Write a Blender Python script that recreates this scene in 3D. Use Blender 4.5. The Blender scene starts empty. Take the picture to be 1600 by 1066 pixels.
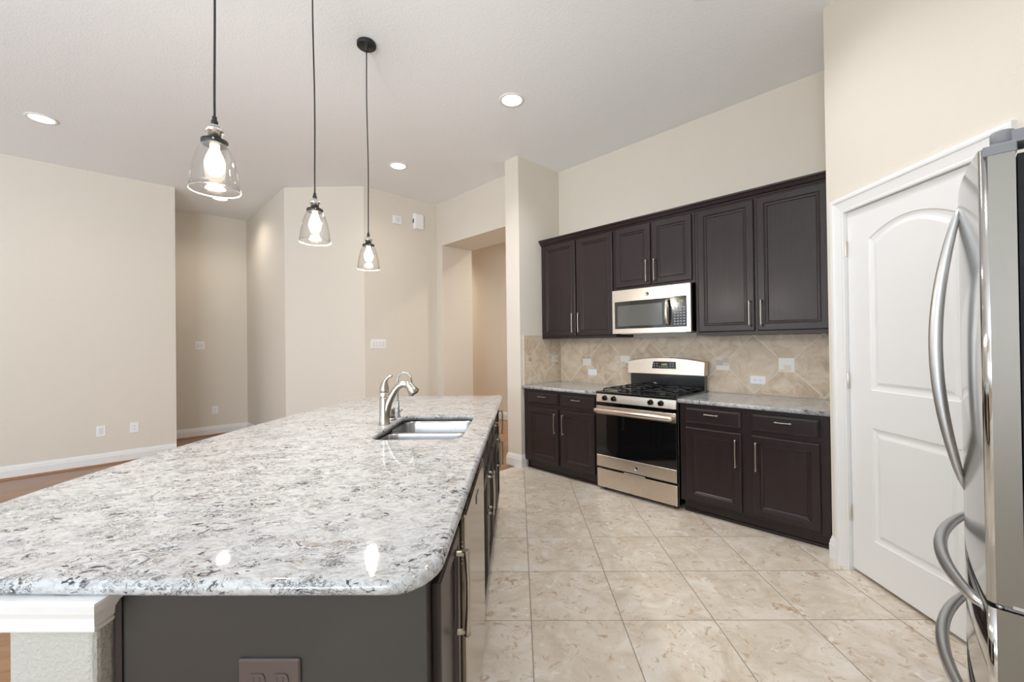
import bpy, bmesh, math, random
from mathutils import Vector, Matrix
random.seed(7)
PI = math.pi
S2 = math.sqrt(2.0)
C = bpy.context.scene.collection

# ------------------------------------------------------------------ camera
CAM_H, YAW, PITCH, ROLL, F_PX = 1.333, 0.01497, 0.00688, -0.01245, 662.43
cd = bpy.data.cameras.new('camera')
cam = bpy.data.objects.new('camera', cd)
C.objects.link(cam)
cd.sensor_fit = 'HORIZONTAL'
cd.sensor_width = 36.0
cd.lens = 36.0 * F_PX / 1600.0
cd.clip_start = 0.02
fx = Vector((math.cos(YAW), math.sin(YAW), 0))
fy = Vector((-math.sin(YAW), math.cos(YAW), 0))
fwd = fy * math.cos(PITCH) + Vector((0, 0, math.sin(PITCH)))
up0 = -fy * math.sin(PITCH) + Vector((0, 0, math.cos(PITCH)))
right = fx * math.cos(ROLL) + up0 * math.sin(ROLL)
up = -fx * math.sin(ROLL) + up0 * math.cos(ROLL)
mw = Matrix.Identity(4)
for i in range(3):
    mw[i][0], mw[i][1], mw[i][2] = right[i], up[i], -fwd[i]
mw[2][3] = CAM_H
cam.matrix_world = mw
sc = bpy.context.scene
sc.camera = cam

# ------------------------------------------------------------------ world, exposure
vs = sc.view_settings
vs.view_transform = 'Standard'
vs.look = 'None'
vs.exposure = 0.25
vs.gamma = 1.0
vs.use_curve_mapping = False
w = bpy.data.worlds.new('daylight')
sc.world = w
w.use_nodes = True
bgn = w.node_tree.nodes['Background']
bgn.inputs[0].default_value = (0.86, 0.93, 1.0, 1)
bgn.inputs[1].default_value = 0.8
cy = sc.cycles
cy.use_denoising = True
cy.max_bounces = 9
cy.diffuse_bounces = 7
cy.glossy_bounces = 4
cy.transmission_bounces = 6
cy.transparent_max_bounces = 10
cy.sample_clamp_indirect = 6.0
cy.caustics_reflective = False
cy.caustics_refractive = False
cy.blur_glossy = 0.5

# room plan: u = (x+y)/sqrt2 runs to the cabinet wall, v = (y-x)/sqrt2 runs along it
ZC = 3.368
UC, VK, UK, TK = 3.924, 3.214, 3.242, 0.208
XP, YP = 1.905, 2.630
UH, VW, YF, UN, VN, VL = 3.513, 5.171, 5.362, 1.691, 7.859, 6.803
UWEST, VSOUTH = -4.6, -0.92

def W(u, v, z=0.0):
    return Vector(((u - v) / S2, (u + v) / S2, z))

def window_light(name, loc, rot_z, sx, sz, energy, col=(0.78, 0.90, 1.0), tilt=0.0):
    l = bpy.data.lights.new(name, 'AREA')
    l.shape = 'RECTANGLE'
    l.size, l.size_y, l.energy, l.color = sx, sz, energy, col
    o = bpy.data.objects.new(name, l)
    C.objects.link(o)
    o.location = loc
    o.rotation_euler = (PI / 2 + tilt, 0, rot_z)     # aims into the room; tilt > 0 aims upwards, an added lift for the ceiling
    return o

# daylight by the windows behind and beside the camera, plus added upward fill lamps
WEST_WIN = [(0.1, 1.7), (2.3, 3.9), (4.5, 6.1)]
for k, (a, b) in enumerate(WEST_WIN):
    window_light('daylight', W(UWEST - 0.02, (a + b) / 2, 1.45), -PI / 4 , b - a - 0.1, 2.1, 6)
    window_light('ceiling_fill', W(UWEST - 0.05, (a + b) / 2, 1.30), -PI / 4 , b - a - 0.1, 1.7, 22, (0.80, 0.91, 1.0), 1.0)  # added lamp aimed up to brighten the ceiling, no patio modelled
ADDED_SOUTH_WIN = [(-4.4, -3.2), (-3.0, -1.8)]  # unseen windows, added to light the walls facing them
for k, (a, b) in enumerate(ADDED_SOUTH_WIN):
    window_light('daylight', W((a + b) / 2, VSOUTH - 0.02, 1.45), PI / 4, b - a - 0.1, 2.1, 30)  # lamp of the added opening, evens out the facing walls
    window_light('ceiling_fill', W((a + b) / 2, VSOUTH - 0.05, 1.30), PI / 4, b - a - 0.1, 1.7, 102, (0.80, 0.91, 1.0), 1.0)  # added upward lamp, brightens ceiling and walls

# ------------------------------------------------------------------ materials
def lin(r, g, b):
    def f(c):
        c /= 255.0
        return c / 12.92 if c <= 0.04045 else ((c + 0.055) / 1.055) ** 2.4
    return (f(r), f(g), f(b), 1.0)

class N:
    def __init__(self, name):
        self.m = bpy.data.materials.new(name)
        self.m.use_nodes = True
        self.t = self.m.node_tree
        self.n = self.t.nodes
        self.b = self.n['Principled BSDF']
        self.out = self.n['Material Output']
    def add(self, typ, **kw):
        nd = self.n.new(typ)
        for k, v in kw.items():
            setattr(nd, k, v)
        return nd
    def link(self, a, b):
        self.t.links.new(a, b)
    def setv(self, **kw):
        names = dict(color='Base Color', rough='Roughness', metal='Metallic', spec='Specular IOR Level', coat='Coat Weight',
                     coat_rough='Coat Roughness', emit='Emission Color', emit_s='Emission Strength', aniso='Anisotropic', ior='IOR')
        for k, v in kw.items():
            self.b.inputs[names[k]].default_value = v
        return self
    def coord(self, scale=(1, 1, 1), rot=(0, 0, 0), loc=(0, 0, 0), kind='Object'):
        tc = self.add('ShaderNodeTexCoord')
        mp = self.add('ShaderNodeMapping')
        mp.inputs['Scale'].default_value = scale
        mp.inputs['Rotation'].default_value = rot
        mp.inputs['Location'].default_value = loc
        self.link(tc.outputs[kind], mp.inputs['Vector'])
        return mp.outputs['Vector']
    def noise(self, vec, scale, detail=4, rough=0.55, dist=0.0):
        nd = self.add('ShaderNodeTexNoise')
        nd.inputs['Scale'].default_value = scale
        nd.inputs['Detail'].default_value = detail
        nd.inputs['Roughness'].default_value = rough
        nd.inputs['Distortion'].default_value = dist
        if vec is not None:
            self.link(vec, nd.inputs['Vector'])
        return nd.outputs['Fac']
    def ramp(self, fac, stops, interp='LINEAR'):
        r = self.add('ShaderNodeValToRGB')
        r.color_ramp.interpolation = interp
        el = r.color_ramp.elements
        while len(el) < len(stops):
            el.new(0.5)
        for e, (p, c) in zip(el, stops):
            e.position = p
            e.color = c if len(c) == 4 else (*c, 1)
        self.link(fac, r.inputs['Fac'])
        return r.outputs['Color']
    def math(self, op, a, b=None):
        nd = self.add('ShaderNodeMath', operation=op)
        for i, x in enumerate((a, b)):
            if x is None:
                continue
            if isinstance(x, (int, float)):
                nd.inputs[i].default_value = x
            else:
                self.link(x, nd.inputs[i])
        return nd.outputs[0]
    def mix(self, fac, a, b, blend='MIX'):
        nd = self.add('ShaderNodeMix', data_type='RGBA', blend_type=blend)
        for sock, x in ((nd.inputs[0], fac), (nd.inputs[6], a), (nd.inputs[7], b)):
            if isinstance(x, (int, float)):
                sock.default_value = x
            elif isinstance(x, tuple):
                sock.default_value = x
            else:
                self.link(x, sock)
        return nd.outputs[2]
    def bump(self, h, strength=0.1, dist=0.01):
        nd = self.add('ShaderNodeBump')
        nd.inputs['Strength'].default_value = strength
        nd.inputs['Distance'].default_value = dist
        self.link(h, nd.inputs['Height'])
        self.link(nd.outputs['Normal'], self.b.inputs['Normal'])

M = {}
def simple(key, col, rough=0.5, metal=0.0, **kw):
    x = N(key).setv(color=col, rough=rough, metal=metal, **kw)
    M[key] = x.m
    return x

def paint(key, col, bump=0.16, scale=95):
    x = simple(key, col, 0.72, spec=0.25)
    v = x.coord()
    a = x.noise(v, scale, 3, 0.5)
    x.bump(x.ramp(a, [(0.42, (0, 0, 0)), (0.62, (1, 1, 1))]), bump, 0.004)
    return x
paint('wall_paint', lin(222, 215, 204))
paint('ceiling_paint', lin(238, 240, 243), 0.22, 80)
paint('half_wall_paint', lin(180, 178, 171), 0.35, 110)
simple('white_trim', lin(232, 232, 232), 0.38)
simple('white_plastic', lin(240, 240, 242), 0.4)
simple('grey_plastic', lin(224, 223, 227), 0.5)
simple('slot_dark', lin(70, 68, 66), 0.6)
simple('black_metal', lin(22, 23, 26), 0.45)
simple('black_gloss', lin(9, 9, 11), 0.12, coat=0.5)
simple('black_enamel', lin(16, 16, 17), 0.2, coat=0.6, coat_rough=0.08)
simple('cast_iron', lin(30, 30, 32), 0.42)
simple('gasket_dark', lin(28, 28, 32), 0.7)
simple('black_void', lin(8, 8, 9), 0.9)
simple('brown_plate', lin(84, 72, 68), 0.38)
simple('display_green', lin(20, 26, 14), 0.3, emit=(0.35, 0.5, 0.12, 1), emit_s=0.5)
simple('key_print', lin(175, 178, 184), 0.5)
simple('fridge_case', lin(64, 68, 78), 0.5)
simple('hinge_grey', lin(128, 131, 136), 0.45)

def metal(key, col, rough, scale=(1, 1, 1), bump=0.0, aniso=0.0, freq=60):
    x = simple(key, col, rough, 1.0, aniso=aniso)
    v = x.coord(scale)
    n = x.noise(v, freq, 3, 0.6)
    r = x.add('ShaderNodeMapRange')
    r.inputs['To Min'].default_value = rough * 0.82
    r.inputs['To Max'].default_value = rough * 1.2
    x.link(n, r.inputs['Value'])
    x.link(r.outputs[0], x.b.inputs['Roughness'])
    if bump:
        x.bump(n, bump, 0.001)
    return x
metal('stainless', lin(228, 216, 204), 0.27, (1, 30, 60), 0.05)
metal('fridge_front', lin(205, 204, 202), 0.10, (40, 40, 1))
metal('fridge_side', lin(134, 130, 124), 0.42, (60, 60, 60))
metal('handle_steel', lin(196, 196, 196), 0.38, (20, 20, 2))
metal('brushed_nickel', lin(180, 173, 162), 0.3, (8, 8, 8))
metal('satin_nickel', lin(222, 214, 202), 0.3, (8, 8, 8))
metal('chrome', lin(182, 185, 190), 0.12)
metal('sink_steel', lin(172, 172, 174), 0.26, (2, 60, 60), 0.03)
metal('dishwasher_steel', lin(186, 176, 163), 0.13, (60, 2, 60))
metal('socket_metal', lin(220, 218, 214), 0.22)

def wood(key, base, dark, rough):
    x = simple(key, base, rough, coat=0.12, coat_rough=0.2, spec=0.38)
    v = x.coord((22, 22, 1.6))
    n = x.noise(v, 3.0, 5, 0.6, 0.6)
    x.link(x.mix(x.ramp(n, [(0.3, (0, 0, 0)), (0.75, (1, 1, 1))]), dark, base), x.b.inputs['Base Color'])
    return x
wood('espresso', lin(47, 35, 36), lin(35, 25, 26), 0.33)
x = simple('panel_charcoal', lin(50, 46, 42), 0.5, coat=0.15)
v = x.coord()
x.bump(x.noise(v, 400, 2, 0.5), 0.08, 0.002)

def granite(key, stretch_rot, warm=0.0):
    x = simple(key, (0.8, 0.8, 0.8, 1), 0.05, spec=0.45)
    v = x.coord((1.0, 1.75, 1.4), (0, 0, stretch_rot))
    v2 = x.coord((1.0, 1.35, 1.2), (0, 0, stretch_rot), (3.1, 1.7, 0.4))
    # swirl the stone so the flecks curl instead of lying in straight rows
    comb = x.add('ShaderNodeCombineXYZ')
    x.link(x.noise(v2, 10, 3, 0.55), comb.inputs[0])
    x.link(x.noise(v2, 14, 3, 0.55, 0.8), comb.inputs[1])
    wv = x.add('ShaderNodeVectorMath', operation='MULTIPLY_ADD')
    x.link(comb.outputs[0], wv.inputs[0])
    wv.inputs[1].default_value = (0.13, 0.13, 0)
    x.link(v, wv.inputs[2])
    vv = wv.outputs[0]
    g = x.noise(vv, 34, 6, 0.66, 0.5)
    base = x.ramp(g, [(0.30, lin(138, 138, 140)), (0.41, lin(174, 174, 175)), (0.53, lin(189, 190, 191)), (0.70, lin(200, 201, 203))])
    # fine grey hairlines everywhere
    h1 = x.math('ABSOLUTE', x.math('SUBTRACT', x.noise(vv, 30, 6, 0.62, 1.2), 0.5))
    hair = x.ramp(h1, [(0.004, (1, 1, 1)), (0.020, (0, 0, 0))])
    base = x.mix(x.math('MULTIPLY', hair, 0.5), base, lin(122, 120, 121))
    # dark slivers, dense only inside drifting clusters
    r1 = x.math('ABSOLUTE', x.math('SUBTRACT', x.noise(vv, 34, 6, 0.64, 1.0), 0.5))
    thin = x.ramp(r1, [(0.013, (1, 1, 1)), (0.032, (0, 0, 0))])
    cl = x.ramp(x.noise(v2, 9, 5, 0.62, 0.6), [(0.49, (0, 0, 0)), (0.56, (1, 1, 1))])
    thin_m = x.math('MULTIPLY', thin, cl)
    blot = x.ramp(x.noise(vv, 50, 5, 0.62, 0.9), [(0.56, (0, 0, 0)), (0.595, (1, 1, 1))])
    cl2 = x.ramp(x.noise(v2, 10, 5, 0.62, 0.8), [(0.50, (0, 0, 0)), (0.56, (1, 1, 1))])
    blot_m = x.math('MULTIPLY', blot, cl2)
    dark = x.math('MINIMUM', x.math('ADD', x.math('MULTIPLY', thin_m, 0.8), blot_m), 1.0)
    hue = x.ramp(x.noise(v2, 21, 2, 0.5), [(0.4, lin(38, 42, 54)), (0.6, lin(60, 57, 57))])
    c1 = x.mix(dark, base, hue)
    tn = x.noise(vv, 33, 4, 0.6, 0.8)
    tc2 = x.coord((1, 1.6, 1), (0, 0, stretch_rot), (7.7, 2.1, 1.3))
    tm = x.math('MULTIPLY', x.ramp(tn, [(0.56, (0, 0, 0)), (0.62, (1, 1, 1))]), x.ramp(x.noise(tc2, 9, 3, 0.5), [(0.53, (0, 0, 0)), (0.61, (1, 1, 1))]))
    c2 = x.mix(x.math('MULTIPLY', tm, 0.6), c1, lin(150, 134, 112))
    if warm:
        c2 = x.mix(warm, c2, lin(212, 202, 188), 'MULTIPLY')
    x.link(c2, x.b.inputs['Base Color'])
    return x
granite('granite', 0.42)
granite('granite_counter', 0.2, 0.0)

def floor_tile():
    x = simple('floor_tile', (0.6, 0.5, 0.4, 1), 0.24)
    tc = x.add('ShaderNodeTexCoord')
    sep = x.add('ShaderNodeSeparateXYZ')
    x.link(tc.outputs['Object'], sep.inputs[0])
    s, x0, y0 = 0.4376, 0.0448, 2.0507
    dist = []
    ids = []
    for k, o in ((0, x0), (1, y0)):
        t = x.math('DIVIDE', x.math('SUBTRACT', sep.outputs[k], o), s)
        fl = x.math('FLOOR', t)
        fr = x.math('SUBTRACT', t, fl)
        d = x.math('SUBTRACT', 0.5, x.math('ABSOLUTE', x.math('SUBTRACT', fr, 0.5)))
        dist.append(x.math('MULTIPLY', d, s))
        ids.append(fl)
    e = x.math('MINIMUM', dist[0], dist[1])
    grout = x.ramp(e, [(0.0024, (1, 1, 1)), (0.0036, (0, 0, 0))])
    idc = x.add('ShaderNodeCombineXYZ')
    x.link(ids[0], idc.inputs[0])
    x.link(ids[1], idc.inputs[1])
    wn = x.add('ShaderNodeTexWhiteNoise', noise_dimensions='3D')
    x.link(idc.outputs[0], wn.inputs['Vector'])
    off = x.add('ShaderNodeVectorMath', operation='MULTIPLY_ADD')
    x.link(wn.outputs['Color'], off.inputs[0])
    off.inputs[1].default_value = (9, 9, 9)
    x.link(tc.outputs['Object'], off.inputs[2])
    pv = off.outputs[0]
    a = x.noise(pv, 5.0, 7, 0.62, 1.2)
    c = x.ramp(a, [(0.30, lin(204, 189, 170)), (0.45, lin(217, 204, 187)), (0.58, lin(226, 216, 202)), (0.72, lin(232, 225, 215))])
    b = x.noise(pv, 15, 8, 0.74, 1.3)
    c = x.mix(x.ramp(b, [(0.55, (0, 0, 0)), (0.64, (0.9, 0.9, 0.9))]), c, lin(186, 156, 124))
    d2 = x.noise(pv, 8, 6, 0.6, 2.2)
    c = x.mix(x.ramp(d2, [(0.60, (0, 0, 0)), (0.70, (0.75, 0.75, 0.75))]), c, lin(240, 237, 232))
    c = x.mix(x.math('MULTIPLY', wn.outputs['Value'], 0.12), c, lin(205, 190, 170))
    c = x.mix(grout, c, lin(128, 114, 96))
    x.link(c, x.b.inputs['Base Color'])
    rr = x.mix(grout, (0.27, 0.27, 0.27, 1), (0.8, 0.8, 0.8, 1))
    x.link(rr, x.b.inputs['Roughness'])
    h = x.math('SUBTRACT', x.math('MULTIPLY', a, 0.12), grout)
    x.bump(h, 0.35, 0.003)
floor_tile()

def floor_wood():
    x = simple('floor_wood', (0.3, 0.2, 0.1, 1), 0.3, coat=0.15)
    v = x.coord((1, 1, 1), (0, 0, -PI / 4))
    br = x.add('ShaderNodeTexBrick')
    x.link(v, br.inputs['Vector'])
    br.inputs['Scale'].default_value = 1.0
    br.inputs['Brick Width'].default_value = 1.1
    br.inputs['Row Height'].default_value = 0.125
    br.inputs['Mortar Size'].default_value = 0.0015
    br.inputs['Color1'].default_value = lin(158, 118, 84)
    br.inputs['Color2'].default_value = lin(140, 99, 66)
    br.inputs['Mortar'].default_value = lin(84, 58, 38)
    br.offset = 0.37
    gv = x.coord((1.2, 22, 1), (0, 0, -PI / 4))
    n = x.noise(gv, 2.2, 5, 0.6, 0.7)
    c = x.mix(x.ramp(n, [(0.35, (0.0, 0.0, 0.0)), (0.75, (0.55, 0.55, 0.55))]), br.outputs['Color'], lin(112, 76, 48))
    x.link(c, x.b.inputs['Base Color'])
floor_wood()
x = simple('stained_wood_trim', lin(150, 104, 66), 0.4)
x = N('travertine')
M['travertine'] = x.m
x.setv(rough=0.42)
geo = x.add('ShaderNodeNewGeometry')
tc = x.add('ShaderNodeTexCoord')
off = x.add('ShaderNodeVectorMath', operation='MULTIPLY_ADD')
cc = x.add('ShaderNodeCombineXYZ')
for k in range(3):
    x.link(geo.outputs['Random Per Island'], cc.inputs[k])
x.link(cc.outputs[0], off.inputs[0])
off.inputs[1].default_value = (31, 17, 53)
x.link(tc.outputs['Object'], off.inputs[2])
a = x.noise(off.outputs[0], 7, 7, 0.65, 0.9)
c = x.ramp(a, [(0.28, lin(164, 142, 118)), (0.44, lin(199, 178, 154)), (0.58, lin(219, 202, 181)), (0.72, lin(234, 223, 208))])
c = x.mix(x.math('MULTIPLY', geo.outputs['Random Per Island'], 0.5), c, lin(214, 200, 180))
b = x.noise(off.outputs[0], 40, 4, 0.7)
c = x.mix(x.ramp(b, [(0.6, (0, 0, 0)), (0.75, (0.5, 0.5, 0.5))]), c, lin(150, 128, 104))
x.link(c, x.b.inputs['Base Color'])
x.bump(a, 0.12, 0.004)
simple('tile_grout', lin(232, 225, 214), 0.8)
simple('mosaic_cream', lin(222, 212, 192), 0.18)
simple('mosaic_white', lin(232, 228, 222), 0.12)
simple('mosaic_tan', lin(186, 160, 132), 0.25)
simple('mosaic_grey', lin(196, 184, 174), 0.25)

def thin_glass(key, tint=(1, 1, 1, 1), edge=1.0):
    x = N(key)
    M[key] = x.m
    lw = x.add('ShaderNodeLayerWeight')
    lw.inputs['Blend'].default_value = 0.5
    tr = x.add('ShaderNodeBsdfTransparent')
    tr.inputs['Color'].default_value = tint
    gl = x.add('ShaderNodeBsdfGlossy')
    gl.inputs['Roughness'].default_value = 0.02
    mx = x.add('ShaderNodeMixShader')
    x.link(x.math('ADD', 0.035, x.math('MULTIPLY', x.math('POWER', lw.outputs['Facing'], 4.0), edge * 0.9)), mx.inputs[0])
    x.link(tr.outputs[0], mx.inputs[1])
    x.link(gl.outputs[0], mx.inputs[2])
    x.link(mx.outputs[0], x.out.inputs['Surface'])
thin_glass('clear_glass', (0.97, 0.965, 0.955, 1), 1.0)
thin_glass('window_glass', (0.98, 0.99, 0.99, 1), 0.7)
simple('oven_glass', lin(12, 12, 13), 0.05, coat=0.6, coat_rough=0.02)
simple('microwave_glass', lin(40, 40, 38), 0.06, coat=0.6, coat_rough=0.02)
simple('microwave_mesh', lin(92, 92, 88), 0.12, coat=0.5, coat_rough=0.03)
simple('bulb_glow', (1, 0.9, 0.75, 1), 0.3, emit=(1, 0.87, 0.68, 1), emit_s=9.0)
simple('lamp_warm', (1, 0.95, 0.85, 1), 0.4, emit=(1, 0.93, 0.80, 1), emit_s=6.0)
simple('lamp_cool', (1, 1, 1, 1), 0.4, emit=(1, 0.985, 0.95, 1), emit_s=6.0)

# ------------------------------------------------------------------ geometry helpers
class MB:
    """collects shapes, then becomes ONE mesh object"""
    def __init__(self):
        self.bm = bmesh.new()
        self.mats = []
    def mi(self, mat):
        if mat is None:
            mat = '_default'
        if mat not in self.mats:
            self.mats.append(mat)
        return self.mats.index(mat)
    def face(self, vs, mat=None, smooth=False):
        try:
            f = self.bm.faces.new(vs)
        except ValueError:
            return None
        f.material_index = self.mi(mat)
        f.smooth = smooth
        return f
    def box(self, x0, x1, y0, y1, z0, z1, mat=None):
        v = [self.bm.verts.new(p) for p in ((x0, y0, z0), (x1, y0, z0), (x1, y1, z0), (x0, y1, z0), (x0, y0, z1), (x1, y0, z1), (x1, y1, z1), (x0, y1, z1))]
        for q in ((3, 2, 1, 0), (4, 5, 6, 7), (0, 1, 5, 4), (1, 2, 6, 5), (2, 3, 7, 6), (3, 0, 4, 7)):
            self.face([v[i] for i in q], mat)
        return self
    def prism(self, pts, z0, z1, mat=None, smooth=False):
        """pts: plan outline, counter-clockwise seen from above"""
        a = [self.bm.verts.new((p[0], p[1], z0)) for p in pts]
        b = [self.bm.verts.new((p[0], p[1], z1)) for p in pts]
        n = len(pts)
        for i in range(n):
            j = (i + 1) % n
            self.face([a[i], a[j], b[j], b[i]], mat, smooth)
        self.face(b, mat)
        self.face(a[::-1], mat)
        return self
    def rings(self, loops, cap0=True, cap1=True, mat=None, smooth=False, closed=True):
        """loops: list of lists of 3D points with equal count; skins them"""
        vl = [[self.bm.verts.new(p) for p in l] for l in loops]
        n = len(vl[0])
        for a, b in zip(vl, vl[1:]):
            for i in range(n if closed else n - 1):
                j = (i + 1) % n
                self.face([a[i], a[j], b[j], b[i]], mat, smooth)
        if cap0:
            self.face(vl[0][::-1], mat)
        if cap1:
            self.face(vl[-1], mat)
        return vl
    def lathe(self, prof, seg=32, c=(0, 0, 0), mat=None, cap0=True, cap1=True, axis='z'):
        loops = []
        for r, h in prof:
            l = []
            for i in range(seg):
                a = 2 * PI * i / seg
                p = (r * math.cos(a), r * math.sin(a), h)
                if axis == 'y':      # axis along -y (out of a wall)
                    p = (r * math.cos(a), -h, r * math.sin(a))
                l.append((c[0] + p[0], c[1] + p[1], c[2] + p[2]))
            loops.append(l)
        self.rings(loops, cap0, cap1, mat, True)
        return self
    def sweep(self, path, rad, seg=12, mat=None, ref=(0, 0, 1)):
        """tube along path; rad = one number, a list, or a list of (ra, rb)"""
        path = [Vector(p) for p in path]
        n = len(path)
        if not isinstance(rad, (list, tuple)):
            rad = [rad] * n
        ref = Vector(ref)
        loops = []
        for i, p in enumerate(path):
            t = (path[min(i + 1, n - 1)] - path[max(i - 1, 0)]).normalized()
            a = ref - t * ref.dot(t)
            if a.length < 1e-4:
                a = Vector((1, 0, 0)) - t * t.x
                if a.length < 1e-4:
                    a = Vector((0, 1, 0))
            a.normalize()
            b = t.cross(a)
            r = rad[i]
            ra, rb = r if isinstance(r, (list, tuple)) else (r, r)
            loops.append([p + a * (ra * math.cos(2 * PI * k / seg)) + b * (rb * math.sin(2 * PI * k / seg)) for k in range(seg)])
        self.rings(loops, True, True, mat, True)
        return self
    def frame_panel(self, x0, x1, z0, z1, prof, mat=None, mat_c=None, outline=None):
        """a door or drawer front in the xz plane; prof = (inset, y) from the back edge to the centre"""
        loops = []
        for ins, y in prof:
            if outline:
                loops.append([(p[0], y, p[1]) for p in outline(ins)])
            else:
                loops.append([(x0 + ins, y, z0 + ins), (x1 - ins, y, z0 + ins), (x1 - ins, y, z1 - ins), (x0 + ins, y, z1 - ins)])
        vl = self.rings(loops, True, False, mat)
        self.face(vl[-1], mat_c or mat)
        return self
    def fill(self, loops, z, mat=None, flip=False):
        """flat face with holes"""
        es, allv = [], []
        for l in loops:
            vs_ = [self.bm.verts.new((p[0], p[1], z)) for p in l]
            allv.append(vs_)
            for i in range(len(vs_)):
                es.append(self.bm.edges.new((vs_[i], vs_[(i + 1) % len(vs_)])))
        r = bmesh.ops.triangle_fill(self.bm, use_beauty=True, use_dissolve=False, edges=es, normal=(0, 0, -1 if flip else 1))
        for f in r['geom']:
            if isinstance(f, bmesh.types.BMFace):
                f.material_index = self.mi(mat)
                if (f.normal.z < 0) != flip:
                    f.normal_flip()
        return allv
    def xform(self, mat4):
        bmesh.ops.transform(self.bm, matrix=mat4, verts=self.bm.verts)
        return self
    def build(self, name, mat, parent=None, bevel=0.0, segs=2, merge=False, smooth_angle=None):
        if merge:
            bmesh.ops.remove_doubles(self.bm, verts=self.bm.verts, dist=1e-5)
        me = bpy.data.meshes.new(name)
        bmesh.ops.recalc_face_normals(self.bm, faces=self.bm.faces)
        self.bm.to_mesh(me)
        self.bm.free()
        for k in (self.mats or ['_default']):
            me.materials.append(M[mat if k == '_default' else k])
        o = bpy.data.objects.new(name, me)
        C.objects.link(o)
        if parent:
            o.parent = parent
        if bevel:
            md = o.modifiers.new('edge', 'BEVEL')
            md.width, md.segments, md.limit_method, md.angle_limit = bevel, segs, 'ANGLE', math.radians(50)
            md.harden_normals = False
        return o

def tag(o, label, cat, group=None):
    o['label'], o['category'] = label, cat
    if group:
        o['group'] = group
    return o

def struct(o):
    o['kind'] = 'structure'
    return o

def thing(name, label, cat, loc=(0, 0, 0), rz=0.0, group=None):
    o = bpy.data.objects.new(name, None)
    o.empty_display_size = 0.1
    C.objects.link(o)
    o.location = loc
    o.rotation_euler = (0, 0, rz)
    return tag(o, label, cat, group)

def copy_tree(o, parent=None):
    c = o.copy()
    C.objects.link(c)
    c.parent = parent
    for ch in [k for k in bpy.data.objects if k.parent == o]:
        copy_tree(ch, c)
    return c

def uvprism(name, pts, z0, z1, mat, parent=None):
    """wall piece from (u, v) plan points"""
    mb = MB()
    p = [W(u, v) for u, v in pts]
    area = sum(p[i].x * p[(i + 1) % len(p)].y - p[(i + 1) % len(p)].x * p[i].y for i in range(len(p)))
    if area < 0:
        p = p[::-1]
    mb.prism([(q.x, q.y) for q in p], z0, z1)
    return mb.build(name, mat, parent)

def uvbox(mb, u0, u1, v0, v1, z0, z1, mat=None):
    p = [W(u0, v0), W(u1, v0), W(u1, v1), W(u0, v1)]
    mb.prism([(q.x, q.y) for q in p], z0, z1, mat)
    return mb

def rrect(x0, x1, y0, y1, r, n=6):
    out = []
    for cx, cy_, a0 in ((x1 - r, y0 + r, -PI / 2), (x1 - r, y1 - r, 0), (x0 + r, y1 - r, PI / 2), (x0 + r, y0 + r, PI)):
        for k in range(n + 1):
            a = a0 + (PI / 2) * k / n
            out.append((cx + r * math.cos(a), cy_ + r * math.sin(a)))
    return out

def offset_loop(pts, d):
    """moves a counter-clockwise outline inwards by d"""
    n = len(pts)
    out = []
    for i in range(n):
        p0, p1, p2 = Vector(pts[i - 1]), Vector(pts[i]), Vector(pts[(i + 1) % n])
        e1, e2 = (p1 - p0).normalized(), (p2 - p1).normalized()
        n1, n2 = Vector((-e1.y, e1.x)), Vector((-e2.y, e2.x))
        b = (n1 + n2)
        b = b / max(0.35, b.dot(n1)) if b.length > 1e-6 else n1
        q = p1 + b * d
        out.append((q.x, q.y))
    return out

R_CAB = -PI / 4      # faces the cook (front towards -u): local x = to the viewer's right, local y = into the wall
R_LEFT = PI / 4      # on the walls whose front looks towards -v
R_FRIDGE = -3 * PI / 4
R_ISLAND = PI / 2
R_PANTRY = -PI / 2

# ------------------------------------------------------------------ the room
mb = MB()
o = uvprism('floor_wood', [(UWEST, VSOUTH), (6.4, VSOUTH), (6.4, 9.2), (UWEST, 9.2)], -0.06, -0.004, 'floor_wood')
o['kind'] = 'structure'
# tiled kitchen floor: east of the half wall and up to the line of the stub wall
XT = -0.90
tile = [W(UWEST * 0 + (-0.0), 0)]
pA = (XT, VSOUTH * S2 + XT)                       # on v = VSOUTH
pB = tuple(W(UC + 0.1, VSOUTH))[:2]
pC = tuple(W(UC + 0.1, 3.30))[:2]
pD = (XT, 3.30 * S2 + XT)                         # on v = 3.30
mb = MB()
mb.prism([pA, pB, pC, pD], -0.02, 0.0)
o = mb.build('floor', 'floor_tile')
o['kind'] = 'structure'
o = uvprism('ceiling', [(UWEST - .2, VSOUTH - .2), (6.4, VSOUTH - .2), (6.4, 9.2), (UWEST - .2, 9.2)], ZC, ZC + 0.1, 'ceiling_paint')
o['kind'] = 'structure'

struct(uvprism('wall_back', [(UC, VSOUTH), (UC + .12, VSOUTH), (UC + .12, VK + 0.05), (UC, VK + 0.05)], 0, ZC, 'wall_paint'))
struct(uvprism('wall_stub', [(UK, VK), (UC + .12, VK), (UC + .12, VK + TK), (UK, VK + TK)], 0, ZC, 'wall_paint'))
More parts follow.
